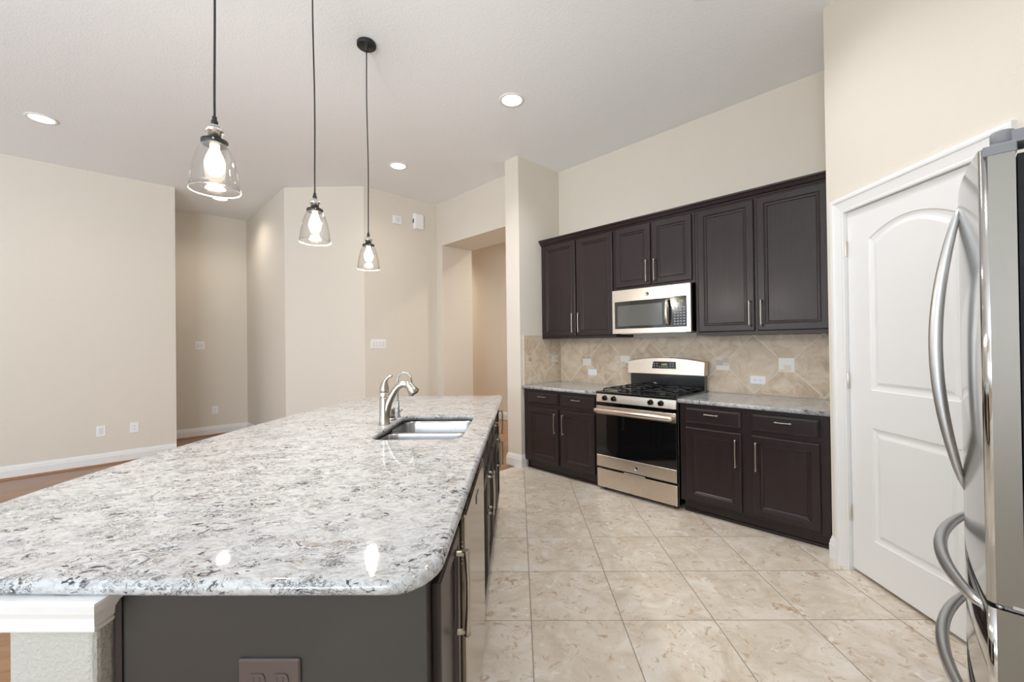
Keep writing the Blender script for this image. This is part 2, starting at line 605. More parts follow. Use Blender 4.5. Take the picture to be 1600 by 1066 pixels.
# wall with the passage opening: soffit, jamb
mb = MB()
uvbox(mb, UH, 4.05, VK + TK, VW, 2.755, ZC)
uvbox(mb, UH, 4.05, 5.03, VW, 0, 2.755)
struct(mb.build('wall_passage', 'wall_paint'))
struct(uvprism('wall_hall', [(5.1, VK - 1.6), (5.2, VK - 1.6), (5.2, 9.0), (5.1, 9.0)], 0, ZC, 'wall_paint'))
struct(uvprism('wall_hall_end', [(UC + .12, VK - 1.6), (5.1, VK - 1.6), (5.1, VK - 1.5), (UC + .12, VK - 1.5)], 0, ZC, 'wall_paint'))
uA = YF * S2 - VW
vB = YF * S2 - UN
struct(uvprism('wall_switch', [(uA, VW), (4.05, VW), (4.05, VW + .12), (uA + .05, VW + .12)], 0, ZC, 'wall_paint'))
struct(uvprism('wall_diagonal', [(uA, VW), (uA + .05, VW + .12), (UN + .12, vB + .05), (UN, vB)], 0, ZC, 'wall_paint'))
struct(uvprism('wall_alcove_side', [(UN, vB), (UN + .12, vB + .05), (UN + .12, VN), (UN, VN)], 0, ZC, 'wall_paint'))
struct(uvprism('wall_alcove', [(-0.6, VN), (4.05, VN), (4.05, VN + .12), (-0.6, VN + .12)], 0, ZC, 'wall_paint'))
struct(uvprism('wall_hall_far', [(4.05, 8.9), (5.1, 8.9), (5.1, 9.0), (4.05, 9.0)], 0, ZC, 'wall_paint'))
struct(uvprism('wall_hall_inner', [(3.95, VN), (4.05, VN), (4.05, 9.0), (3.95, 9.0)], 0, ZC, 'wall_paint'))
ULE = 0.683
struct(uvprism('wall_left', [(UWEST, VL), (ULE, VL), (ULE, VL + .12), (UWEST, VL + .12)], 0, ZC, 'wall_paint'))
struct(uvprism('wall_alcove_end', [(-0.6, VL + .12), (-0.5, VL + .12), (-0.5, VN), (-0.6, VN)], 0, ZC, 'wall_paint'))

def wall_with_windows(name, along, fixed, thick, a0, a1, wins, z0, z1):
    mb = MB()
    def bx(s0, s1, za, zb):
        if along == 'v':
            uvbox(mb, fixed - thick, fixed, s0, s1, za, zb)
        else:
            uvbox(mb, s0, s1, fixed - thick, fixed, za, zb)
    edges = [a0]
    for a, b in wins:
        edges += [a, b]
    edges.append(a1)
    for i in range(0, len(edges), 2):
        bx(edges[i], edges[i + 1], 0, ZC)
    for a, b in wins:
        bx(a, b, 0, z0)
        bx(a, b, z1, ZC)
    return struct(mb.build(name, 'wall_paint'))
wall_with_windows('wall_west', 'v', UWEST, 0.15, VSOUTH, VL + .12, WEST_WIN, 0.35, 2.55)
wall_with_windows('wall_fridge', 'u', VSOUTH, 0.15, UWEST, UC + .12, ADDED_SOUTH_WIN, 0.35, 2.55)
k = 1
for a, b in WEST_WIN:
    mb = MB()
    f = 0.05
    for s0, s1, za, zb in ((a, a + f, .35, 2.55), (b - f, b, .35, 2.55), (a, b, .35, .35 + f), (a, b, 2.55 - f, 2.55), ((a + b) / 2 - .02, (a + b) / 2 + .02, .35, 2.55), (a, b, 1.45, 1.48)):
        uvbox(mb, UWEST - .1, UWEST - .05, s0, s1, za, zb)
    fr = struct(mb.build('window_%d' % k, 'white_trim'))
    g = MB()
    uvbox(g, UWEST - .078, UWEST - .074, a + .01, b - .01, .36, 2.54)
    g.build('pane', 'window_glass', fr)
    k += 1
for a, b in ADDED_SOUTH_WIN:  # frames and panes of the windows added for their light
    mb = MB()
    f = 0.05
    for s0, s1, za, zb in ((a, a + f, .35, 2.55), (b - f, b, .35, 2.55), (a, b, .35, .35 + f), (a, b, 2.55 - f, 2.55), ((a + b) / 2 - .02, (a + b) / 2 + .02, .35, 2.55)):
        uvbox(mb, s0, s1, VSOUTH - .1, VSOUTH - .05, za, zb)
    fr = struct(mb.build('window_%d' % k, 'white_trim'))
    g = MB()
    uvbox(g, a + .01, b - .01, VSOUTH - .078, VSOUTH - .074, .36, 2.54)
    g.build('pane', 'window_glass', fr)
    k += 1

# corner pantry: diagonal wall with a door opening
DY0, DY1, DZ = 1.722, 2.488, 2.072        # opening
PY0 = 1.575
mb = MB()
mb.box(XP, XP + .11, DY1, YP, 0, ZC)
mb.box(XP, XP + .11, PY0, DY0, 0, ZC)
mb.box(XP, XP + .11, DY0, DY1, DZ, ZC)
struct(mb.build('wall_pantry', 'wall_paint'))
up_, vp_ = (XP + YP) / S2, (YP - XP) / S2
struct(uvprism('wall_pantry_side', [(up_, vp_), (UC, vp_), (UC, vp_ - .1), (up_ + .05, vp_ - .1)], 0, ZC, 'wall_paint'))
u2, v2_ = (XP + PY0) / S2, (PY0 - XP) / S2
struct(uvprism('wall_pantry_return', [(u2, v2_), (u2 + .12, v2_ + .02), (u2 + .12, VSOUTH), (u2, VSOUTH)], 0, ZC, 'wall_paint'))

# pantry door: white moulded two-panel slab with an arched upper panel
dw = DY1 - DY0 - 0.006
door = MB()
zb, zt = 0.022, DZ - 0.004
y_front, y_back = 0.012, 0.047
# door slab is modelled in local coords: x to the viewer's right (world -y), y into the wall
hw = dw / 2
def arch_outline(x0, x1, z0, zs, zp):
    def f(ins):
        a, b = x0 + ins, x1 - ins
        lo, hs = z0 + ins, zs - ins * 0.9
        rise = (zp - zs)
        pts = [(a, lo), (b, lo)]
        n = 18
        for k in range(n + 1):
            t = k / n
            xx = b + (a - b) * t
            pts.append((xx, hs + rise * (1 - (2 * t - 1) ** 2)))
        return pts
    return f
p_prof = [(0.0, y_front), (0.006, y_front + 0.006), (0.020, y_front + 0.009), (0.030, y_front + 0.0085), (0.044, y_front + 0.003), (0.048, y_front + 0.002)]
px0, px1 = -0.235, 0.235
arch = arch_outline(px0, px1, 1.055, 1.885, 1.955)
rect = lambda ins: [(px0 + ins, .235 + ins), (px1 - ins, .235 + ins), (px1 - ins, .850 - ins), (px0 + ins, .850 - ins)]
# front face with two holes
es = []
def loop_edges(pts):
    vs_ = [door.bm.verts.new((p[0], y_front, p[1])) for p in pts]
    for i in range(len(vs_)):
        es.append(door.bm.edges.new((vs_[i], vs_[(i + 1) % len(vs_)])))
    return vs_
loop_edges([(-hw, zb), (hw, zb), (hw, zt), (-hw, zt)])
loop_edges(arch(0)); loop_edges(rect(0))
bmesh.ops.triangle_fill(door.bm, use_beauty=True, edges=es, normal=(0, -1, 0))
for fn in (arch, rect):
    vl = door.rings([[(p[0], y, p[1]) for p in fn(i)] for i, y in p_prof], False, True, None)
b_ = [(-hw, zb), (hw, zb), (hw, zt), (-hw, zt)]
door.rings([[(p[0], y_front, p[1]) for p in b_], [(p[0], y_back, p[1]) for p in b_]], False, True, None)
dob = door.build('door_1', 'white_trim', None, merge=True)
dob.location = (XP, (DY0 + DY1) / 2, 0)
dob.rotation_euler = (0, 0, R_PANTRY)
dob['kind'] = 'structure'
for hz in (1.86, 1.095, 0.335):
    h = MB()
    h.lathe([(0.006, -0.045), (0.0068, -0.043), (0.0068, 0.043), (0.006, 0.045)], 12, (-hw - 0.004, 0.004, hz))
    h.box(-hw - 0.024, -hw + 0.002, 0.0085, 0.0115, hz - 0.044, hz + 0.044)
    h.build('hinge', 'satin_nickel', dob)

# moulded door casing (profile swept round three sides with mitred corners) and jamb
def casing():
    mb = MB()
    prof = [(0.0, 0.0), (0.0, -0.011), (0.008, -0.013), (0.016, -0.012), (0.045, -0.016), (0.060, -0.019), (0.066, -0.024), (0.076, -0.025), (0.082, -0.022), (0.090, -0.022), (0.090, 0.0)]
    L, Rr, T = DY1 - 0.002, DY0 + 0.002, DZ - 0.001
    loops = []
    stations = [(lambda d: (XP, L + d, 0.0)), (lambda d: (XP, L + d, T + d)), (lambda d: (XP, Rr - d, T + d)), (lambda d: (XP, Rr - d, 0.0))]
    for s in stations:
        loops.append([Vector(s(d)) + Vector((y, 0, 0)) for d, y in prof])
    mb.rings(loops, True, True, None)
    mb.box(XP, XP + .11, DY1 - .001, DY1 + .015, 0, DZ)
    mb.box(XP, XP + .11, DY0 - .015, DY0 + .001, 0, DZ)
    mb.box(XP, XP + .11, DY0, DY1, DZ - .001, DZ + .014)
    mb.box(XP + .05, XP + .065, DY1 - .014, DY1, 0, DZ)
    return mb.build('trim_1', 'white_trim')
struct(casing())

# baseboards
BB = [(0.0, 0.0), (-0.016, 0.0), (-0.016, 0.088), (-0.012, 0.098), (-0.012, 0.108), (-0.006, 0.120), (-0.004, 0.132), (0.0, 0.135)]
def baseboard(name, pts, z=0.0):
    """pts: run of plan points; the room lies on the left-hand side walking along it"""
    mb = MB()
    n = len(pts)
    P = [Vector((p[0], p[1])) for p in pts]
    loops = []
    for i in range(n):
        d1 = (P[i] - P[i - 1]).normalized() if i else None
        d2 = (P[i + 1] - P[i]).normalized() if i < n - 1 else None
        n1 = Vector((-d1.y, d1.x)) if d1 else None
        n2 = Vector((-d2.y, d2.x)) if d2 else None
        if n1 and n2:
            b = n1 + n2
            b = b / b.dot(n1)
        else:
            b = n1 or n2
        loops.append([(P[i].x + b.x * -y, P[i].y + b.y * -y, z + h) for y, h in BB])
    mb.rings(loops, True, True, None)
    return struct(mb.build(name, 'white_trim'))
def xy(u, v):
    return tuple(W(u, v))[:2]
baseboard('baseboard_left', [xy(ULE, VL), xy(UWEST, VL)])
baseboard('baseboard_alcove', [xy(UN, VN), xy(-0.5, VN)])
baseboard('baseboard_stub', [xy(3.325, VK), xy(UK, VK), xy(UK, VK + TK), xy(UC, VK + TK)][::-1][::-1] and [xy(3.33, VK), xy(UK, VK), xy(UK, VK + TK), xy(UC, VK + TK)])
baseboard('baseboard_hall', [xy(5.1, 2.0), xy(5.1, 8.8)])
baseboard('baseboard_pantry', [(XP, DY1 + .088), (XP, YP), xy(up_ + .03, vp_)])
baseboard('baseboard_switch', [xy(3.5, VW), xy(uA, VW), xy(UN, vB), xy(UN, VN - .01)])
# stained quarter-round where the wood floor meets the baseboards
def shoe(name, a, b):
    mb = MB()
    A, B = Vector(a), Vector(b)
    d = (B - A).normalized()
    nn = Vector((-d.y, d.x))
    pr = [(0.016, 0), (0.034, 0)] + [(0.016 + .018 * math.cos(t), .018 * math.sin(t)) for t in (0.5, 0.9, 1.3)] + [(0.016, .018)]
    mb.rings([[(p.x + nn.x * q, p.y + nn.y * q, -0.004 + h) for q, h in pr] for p in (A, B)], True, True, None)
    return struct(mb.build(name, 'stained_wood_trim'))
shoe('trim_2', xy(ULE, VL), xy(UWEST, VL))
shoe('trim_3', xy(UN, VN), xy(-0.5, VN))

# ------------------------------------------------------------------ kitchen run: shared pieces
def pull(mb, cx, cz, length, vertical, y0=0.0, stand=0.028, r=0.0055, mat='brushed_nickel'):
    """bar pull with flared feet; y0 = surface, stands towards -y"""
    n = 15
    path, rad = [], []
    for k in range(n):
        t = -0.5 + k / (n - 1)
        e = abs(t) * 2
        d = -stand - 0.004 * (1 - e * e)
        q = t * length
        path.append((cx, y0 + d, cz + q) if vertical else (cx + q, y0 + d, cz))
        rad.append(r * (0.82 + 0.5 * e ** 6))
    mb.sweep(path, rad, 10, mat, ref=(0, 1, 0))
    for s in (-1, 1):
        q = s * (length / 2 - 0.008)
        a = (cx, y0, cz + q) if vertical else (cx + q, y0, cz)
        b = (cx, y0 - stand, cz + q) if vertical else (cx + q, y0 - stand, cz)
        mb.sweep([a, (a[0] * .8 + b[0] * .2, a[1] * .8 + b[1] * .2, a[2] * .8 + b[2] * .2), b], [r * 1.25, r * .95, r * .95], 10, mat, ref=(0.3, 0, 1) if vertical else (0, 0, 1))
    return mb

DOOR_PROF = [(0.0, 0.0), (0.0, -0.012), (0.003, -0.017), (0.008, -0.019), (0.050, -0.019), (0.0515, -0.0145), (0.054, -0.0145), (0.057, -0.0165), (0.060, -0.0165), (0.063, -0.0135), (0.069, -0.0125), (0.074, -0.0065)]
def cab_door(root, x0, x1, z0, z1, y=0.0, pull_x=None, pull_z=None, plen=0.2, ins=1.0, pr=.0055):
    mb = MB()
    mb.frame_panel(x0, x1, z0, z1, [(a * ins, y + b) for a, b in DOOR_PROF])
    d = mb.build('door', 'espresso', root, 0.0012, 1)
    if pull_x is not None:
        h = MB()
        pull(h, pull_x, pull_z, plen, True, y - 0.019, 0.028, pr)
        h.build('handle', 'brushed_nickel', d)
    return d
DRAWER_PROF = [(0.0, 0.0), (0.0, -0.009), (0.003, -0.013), (0.014, -0.018), (0.017, -0.019)]
def cab_drawer(root, x0, x1, z0, z1, y=0.0, plen=0.11, handle=True, dz=0.018):
    mb = MB()
    mb.frame_panel(x0, x1, z0, z1, [(a, y + b) for a, b in DRAWER_PROF])
    d = mb.build('drawer', 'espresso', root, 0.001, 1)
    if handle:
        h = MB()
        pull(h, (x0 + x1) / 2, (z0 + z1) / 2 + dz, plen, False, y - 0.019, 0.024, 0.005)
        h.build('handle', 'brushed_nickel', d)
    return d

ZCT = 0.885       # back counters
def base_cabinet(label, v_left, v_right, fronts):
    """fronts: list of (v_left, v_right, pull side)"""
    u = UC - 0.634
    root = thing('base_cabinet', label, 'cabinet', W(u, v_left, 0), R_CAB)
    wd = v_left - v_right
    dep = UC - u - 0.003
    mb = MB()
    mb.box(0, wd, 0, dep, 0.09, ZCT - 0.031)
    mb.build('carcass', 'espresso', root, 0.001, 1)
    mb = MB()
    mb.box(0.012, wd, 0.045, dep - 0.02, 0.0, 0.09)
    mb.build('toe_kick', 'espresso', root)
    mb = MB()
    mb.box(0.012, wd - .005, 0.032, 0.045, 0.0, 0.018)
    mb.build('shoe_moulding', 'espresso', root, 0.004, 2)
    for a, b, side in fronts:
        x0, x1 = v_left - a, v_left - b
        cab_drawer(root, x0, x1, 0.705, 0.825, 0, 0.10)
        cab_door(root, x0, x1, 0.108, 0.672, 0, (x1 - .034) if side > 0 else (x0 + .034), 0.528, 0.2)
    return root
base_cabinet('dark base cabinet between the stub wall and the gas range', VK - .006, 2.272, [(3.13, 2.725, 1), (2.69, 2.29, -1)])
base_cabinet('dark base cabinet between the gas range and the pantry door casing', 1.490, 0.530, [(1.440, 1.040, 1), (0.976, 0.578, -1)])

def slab(mb, outline, z0, z1, holes=(), r=0.010, mat=None, flat_edges=False):
    """stone slab with an eased edge; outline counter-clockwise"""
    prof = [(r, z1), (r * .45, z1 - r * .2), (r * .12, z1 - r * .6), (0, z1 - r * 1.2), (0, z0 + r * 1.0), (r * .15, z0 + r * .45), (r * .6, z0)]
    top = offset_loop(outline, prof[0][0])
    bot = offset_loop(outline, prof[-1][0])
    mb.fill([top] + [h for h in holes], z1, mat)
    mb.fill([bot] + [h for h in holes], z0, mat, True)
    loops = [[(p[0], p[1], z) for p in offset_loop(outline, d)] for d, z in prof]
    mb.rings(loops, False, False, mat, True)
    for h in holes:
        mb.rings([[(p[0], p[1], z1) for p in h], [(p[0], p[1], z0) for p in h]], False, False, mat, True)
    return mb

def counter(label, v_left, v_right):
    u = UC - 0.672
    mb = MB()
    wd = v_left - v_right
    slab(mb, [(0, 0), (wd, 0), (wd, 0.668), (0, 0.668)], ZCT - .030, ZCT, r=0.008)
    o = mb.build('countertop', 'granite_counter', merge=True)
    o.location = W(u, v_left, 0)
    o.rotation_euler = (0, 0, R_CAB)
    return tag(o, label, 'countertop')
counter('short speckled stone countertop between the stub wall and the range', VK - .003, 2.268)
counter('short speckled stone countertop between the range and the pantry corner', 1.494, vp_ + .004)

# ------------------------------------------------------------------ upper cabinets
ZU0, ZU1 = 1.385, 2.430
def upper_cabinet(label, v_left, v_right, z0, doors, plen=0.2, dz=0.0):
    u = UC - 0.33
    root = thing('wall_cabinet', label, 'cabinet', W(u, v_left, z0), R_CAB)
    wd = v_left - v_right
    mb = MB()
    mb.box(0, wd, 0, 0.327, 0, ZU1 - z0)
    mb.build('carcass', 'espresso', root, 0.001, 1)
    for a, b, side in doors:
        x0, x1 = v_left - a, v_left - b
        cab_door(root, x0, x1, 0.024, ZU1 - z0 - 0.012, 0, (x1 - .03) if side > 0 else (x0 + .03), 0.024 + 0.125 + dz, plen)
    return root
upper_cabinet('dark two-door wall cabinet beside the stub wall', VK - .006, 2.252, ZU0, [(3.172, 2.724, 1), (2.704, 2.272, -1)], 0.21, .01)
upper_cabinet('short dark two-door wall cabinet directly over the microwave', 2.250, 1.478, 1.832, [(2.234, 1.876, 1), (1.858, 1.502, -1)], 0.2)
upper_cabinet('wide dark two-door wall cabinet next to the pantry corner', 1.476, vp_ + .006, ZU0, [(1.452, 1.028, 1), (1.008, 0.560, -1)], 0.2, .01)
# crown along the cabinet tops
mb = MB()
uF = UC - 0.33
cp = [(0.02, 0.0), (-0.006, 0.0), (-0.010, 0.010), (-0.020, 0.016), (-0.034, 0.040), (-0.044, 0.046), (-0.048, 0.058), (0.02, 0.058)]
xl = VK - 0.004 - (vp_ + .004)
mb.rings([[(x_, y, h) for y, h in cp] for x_ in (0.0, xl)], True, True, None)
o = mb.build('crown_moulding', 'espresso')
o.location = W(uF, VK - .004, ZU1 + .0005)
o.rotation_euler = (0, 0, R_CAB)
tag(o, 'dark stepped crown moulding running along the tops of the wall cabinets', 'moulding')

# ------------------------------------------------------------------ backsplash
def clip_poly(poly, x0, x1, z0, z1):
    def cl(p, f, inter):
        out = []
        for i in range(len(p)):
            a, b = p[i - 1], p[i]
            fa, fb = f(a), f(b)
            if fa >= 0:
                if fb < 0:
                    out.append(inter(a, b, fa, fb))
                else:
                    out.append(b)
            elif fb >= 0:
                out.append(inter(a, b, fa, fb)); out.append(b)
        return out
    it = lambda a, b, fa, fb: (a[0] + (b[0] - a[0]) * fa / (fa - fb), a[1] + (b[1] - a[1]) * fa / (fa - fb))
    for f in (lambda p: p[0] - x0, lambda p: x1 - p[0], lambda p: p[1] - z0, lambda p: z1 - p[1]):
        if not poly:
            return []
        poly = cl(poly, f, it)
    return poly

def shrink(poly, d):
    p = [poly[0]]
    for q in poly[1:]:
        if (Vector(q) - Vector(p[-1])).length > 1e-4:
            p.append(q)
    if (Vector(p[0]) - Vector(p[-1])).length < 1e-4:
        p.pop()
    if len(p) < 3:
        return None
    ar = sum(p[i - 1][0] * p[i][1] - p[i][0] * p[i - 1][1] for i in range(len(p))) / 2
    if abs(ar) < 6e-4:
        return None
    if ar < 0:
        p = p[::-1]
    return offset_loop(p, d)

def tile_field(mb, to3, x0, x1, z0, z1, centres, zc, half, acc):
    """diamonds whose side corners are cut by small mosaic insets; to3(x, out, z) -> 3D"""
    def tile_poly(poly, mat, th=0.006, g=0.0034):
        q = clip_poly(poly, x0, x1, z0, z1)
        q = shrink(q, g) if q else None
        if not q:
            return
        q2 = offset_loop(q, 0.0012)
        mb.rings([[to3(a, 0.0015, b) for a, b in q], [to3(a, th - .001, b) for a, b in q], [to3(a, th, b) for a, b in q2]], False, True, mat)
    hs = acc / 2
    step = centres[1] - centres[0]
    for c in centres:
        m = c + step / 2
        # full diamond (octagon) between two insets
        tile_poly([(c + hs, zc - hs), (m, zc - half), (c + step - hs, zc - hs), (c + step - hs, zc + hs), (m, zc + half), (c + hs, zc + hs)], 'travertine')
        # triangles above and below the inset
        k = half
        tile_poly([(c - hs, zc + hs), (c + hs, zc + hs), (c + step / 2, zc + half), (c + step / 2, zc + half + .2), (c - step / 2, zc + half + .2), (c - step / 2, zc + half)], 'travertine')
        tile_poly([(c - hs, zc - hs), (c - step / 2, zc - half), (c - step / 2, zc - half - .2), (c + step / 2, zc - half - .2), (c + step / 2, zc - half), (c + hs, zc - hs)], 'travertine')
        # mosaic inset of little mixed pieces
        rnd = random.Random(int(abs(c) * 1000))
        cells = []
        def split(a0, a1, b0, b1, d):
            if d == 0 or (d < 3 and rnd.random() < .25):
                cells.append((a0, a1, b0, b1)); return
            if (a1 - a0) > (b1 - b0) * (1.0 if rnd.random() < .6 else .7):
                mm = a0 + (a1 - a0) * rnd.choice((.34, .5, .66))
                split(a0, mm, b0, b1, d - 1); split(mm, a1, b0, b1, d - 1)
            else:
                mm = b0 + (b1 - b0) * rnd.choice((.34, .5, .66))
                split(a0, a1, b0, mm, d - 1); split(a0, a1, mm, b1, d - 1)
        split(c - hs, c + hs, zc - hs, zc + hs, 3)
        for a0, a1, b0, b1 in cells:
            if a1 < x0 + .004 or a0 > x1 - .004:
                continue
            a0, a1 = max(a0, x0), min(a1, x1)
            mt = rnd.choice(('mosaic_cream', 'mosaic_cream', 'mosaic_white', 'mosaic_white', 'mosaic_cream', 'mosaic_tan', 'mosaic_grey'))
            q = [(a0 + .0012, b0 + .0012), (a1 - .0012, b0 + .0012), (a1 - .0012, b1 - .0012), (a0 + .0012, b1 - .0012)]
            mb.rings([[to3(a, 0.0015, b) for a, b in q], [to3(a, .006, b) for a, b in q]], False, True, mt)

mb = MB()
ZS0, ZS1 = ZCT + 0.001, ZU0 - 0.001
# back wall part: local x = VK - v
LEN = VK - vp_ - 0.002
to_b = lambda x_, out, z: (x_, (UC - UK) - out - .0005, z)
mb.box(0.0075, LEN, UC - UK - .004, UC - UK - .0004, ZS0, ZS1, 'tile_grout')
cs = [VK - 3.315, VK - 2.8325, VK - 2.350, VK - 1.8675, VK - 1.385, VK - 0.9025, VK - 0.42]
# behind the range the tiles carry on down to the cooktop
tile_field(mb, to_b, 0.007, LEN, ZS0, ZS1, cs, 1.138, 0.2412, 0.108)
# return on the stub wall: local y from the stub edge to the corner
to_s = lambda y_, out, z: (out + .0005, y_, z)
S0 = 0.048
ZS2 = 1.405
mb.box(.0004, .004, S0, UC - UK - .0005, ZS0, ZS2 + .018, 'tile_grout')
tile_field(mb, to_s, S0 + .030, UC - UK - .006, ZS0, ZS2 - .018, [3.352 - UK - .4525 * 1, 3.352 - UK, 3.8045 - UK], 1.138, 0.2412, 0.108)
for z0, z1 in ((ZS0, 1.085), (1.085, ZS2 - .014)):
    q = [(S0 + .001, z0 + .001), (S0 + .0285, z0 + .001), (S0 + .0285, z1 - .001), (S0 + .001, z1 - (.001 if z1 < 1.2 else .001))]
    mb.rings([[to_s(a, .0015, b) for a, b in q], [to_s(a, .0075, b) for a, b in q]], False, True, 'travertine')
q = [(S0 + .001, ZS2 - .014), (UC - UK - .34, ZS2 - .014), (UC - UK - .34, ZS2 + .018), (S0 + .001, ZS2 + .018)]
mb.rings([[to_s(a, .0015, b) for a, b in q], [to_s(a, .0075, b) for a, b in q]], False, True, 'travertine')
o = mb.build('backsplash', 'tile_grout')
o.location = W(UK, VK, 0)
o.rotation_euler = (0, 0, R_CAB)
tag(o, 'beige travertine backsplash of diagonal tiles with small mosaic insets', 'backsplash')

# ------------------------------------------------------------------ wall plates
def plate(name, label, cat, loc, rz, wd, ht, kind, mat='white_plastic', group=None):
    root = thing(name, label, cat, loc, rz, group)
    mb = MB()
    mb.rings([[(p[0], y, p[1]) for p in rrect(-wd / 2 + i, wd / 2 - i, -ht / 2 + i, ht / 2 - i, .004, 3)] for i, y in ((0, 0), (0, -.003), (.003, -.0065))], True, True, None)
    mb.build('cover_plate', mat, root)
    return root
def receptacle(root, cx, cz, horizontal=False, mat='white_plastic', scale=1.0):
    mb = MB()
    r = .0165
    pts = []
    for k in range(24):
        a = 2 * PI * k / 24
        pts.append((cx + r * math.cos(a), cz + max(-.0125, min(.0125, r * math.sin(a)))) if not horizontal else (cx + max(-.0125, min(.0125, r * math.cos(a))), cz + r * math.sin(a)))
    mb.rings([[(p[0], y, p[1]) for p in pts] for y in (-.006, -.0085)], True, True, None)
    for s in (-1, 1):
        if horizontal:
            mb.box(cx - .002, cx + .006, -.0092, -.008, cz + s * .006 - .0011, cz + s * .006 + .0011, 'slot_dark')
        else:
            mb.box(cx + s * .006 - .0011, cx + s * .006 + .0011, -.0092, -.008, cz - .002, cz + .006, 'slot_dark')
    q = .007
    if horizontal:
        mb.lathe([(.0024, .008), (.0024, .0092)], 10, (cx - q, 0, cz), 'slot_dark', axis='y')
    else:
        mb.lathe([(.0024, .008), (.0024, .0092)], 10, (cx, 0, cz - q), 'slot_dark', axis='y')
    return mb.build('receptacle', mat, root)
def rocker(root, cx, cz=0.0):
    mb = MB()
    mb.rings([[(cx - .0165, -.006, cz - .033), (cx + .0165, -.006, cz - .033), (cx + .0165, -.006, cz + .033), (cx - .0165, -.006, cz + .033)],
              [(cx - .0155, -.0115, cz - .032), (cx + .0155, -.0115, cz - .032), (cx + .0155, -.008, cz + .032), (cx - .0155, -.008, cz + .032)]], True, True, None)
    return mb.build('rocker', 'grey_plastic', root)

# backsplash outlets
r_ = plate('outlet', 'white horizontal outlet on the tiles between the range and the pantry corner', 'outlet', W(UC - .0068, 1.108, 1.008), R_CAB, .118, .070, 'outlet')
receptacle(r_, -.0195, 0, True); receptacle(r_, .0195, 0, True)
r_ = plate('outlet', 'white horizontal wall plate on the tiles between stub wall and range', 'outlet', W(UC - .0068, 2.757, 1.008), R_CAB, .118, .070, 'outlet')
mb = MB(); mb.box(-.034, .034, -.009, -.006, -.0165, .0165); mb.build('receptacle', 'white_plastic', r_, .001, 1)
# long living-room wall
r_ = plate('outlet', 'white cable cover plate low on the long beige wall', 'outlet', W(0.0, VL, 0.388), R_LEFT, .080, .124, 'x')
mb = MB(); mb.box(-.0165, .0165, -.0085, -.006, -.034, .034); mb.build('insert', 'grey_plastic', r_, .001, 1)
r_ = plate('outlet', 'white duplex outlet low on the long beige wall nearer the alcove', 'outlet', W(0.287, VL, 0.392), R_LEFT, .080, .124, 'x')
receptacle(r_, 0, .0195); receptacle(r_, 0, -.0195)
# alcove
r_ = plate('light_switch', 'white two-rocker light switch on the shaded alcove wall', 'switch', W(1.073, VN, 1.366), R_LEFT, .118, .122, 'x')
rocker(r_, -.023); rocker(r_, .023)
r_ = plate('outlet', 'white duplex outlet low on the shaded alcove wall', 'outlet', W(1.257, VN, 0.376), R_LEFT, .078, .120, 'x')
receptacle(r_, 0, .0195); receptacle(r_, 0, -.0195)
# switch wall
r_ = plate('light_switch', 'white four-rocker switch plate on the beige wall beside the passage', 'switch', W(2.595, VW, 1.352), R_LEFT, .208, .118, 'x')
for c in (-.069, -.023, .023, .069):
    rocker(r_, c)
r_ = thing('ceiling_speaker', 'small square white wall speaker high beside the alarm box', 'speaker', W(2.879, VW, 3.026), R_LEFT)
mb = MB(); mb.box(-.064, .064, -.022, 0, -.054, .054); mb.build('housing', 'white_plastic', r_, .006, 2)
mb = MB(); mb.lathe([(.034, .022), (.034, .025), (.030, .026)], 28, (0, 0, 0), None, axis='y'); mb.build('grille', 'grey_plastic', r_)
r_ = thing('alarm_siren', 'tall white alarm box high on the wall near the passage', 'alarm', W(3.203, VW, 3.060), R_LEFT)
mb = MB()
mb.rings([[(p[0], y, p[1]) for p in rrect(-.076 + i, .076 - i, -.108 + i, .108 - i, .016, 4)] for i, y in ((0, 0), (0, -.03), (.008, -.048), (.02, -.052))], True, True, None)
mb.build('housing', 'white_plastic', r_)
mb = MB(); mb.box(-.084, -.0762, -.028, -.006, -.026, .026); mb.build('cable_gland', 'slot_dark', r_, .002, 1)

# ------------------------------------------------------------------ gas range
RW = 0.756
root = thing('gas_range', 'stainless and black gas range standing under the microwave', 'stove', W(UC - 0.675, 1.880 + RW / 2, 0), R_CAB)
RD = 0.655
mb = MB(); mb.box(0.0, RW, 0.035, RD, 0.03, 0.872); mb.build('body', 'black_enamel', root, .003, 2)
for fxp in (.05, RW - .05):
    for fyp in (.08, RD - .06):
        mb = MB(); mb.lathe([(.018, 0), (.018, .012), (.012, .014), (.012, .032)], 16, (fxp, fyp, 0)); mb.build('foot', 'black_metal', root)
# storage drawer
mb = MB(); mb.box(0.004, RW - .004, 0.006, 0.036, 0.032, 0.196); dr = mb.build('drawer', 'stainless', root, .004, 2)
mb = MB(); mb.box(.28, .48, .0005, .012, .198, .206); mb.build('latch', 'handle_steel', dr, .002, 1)
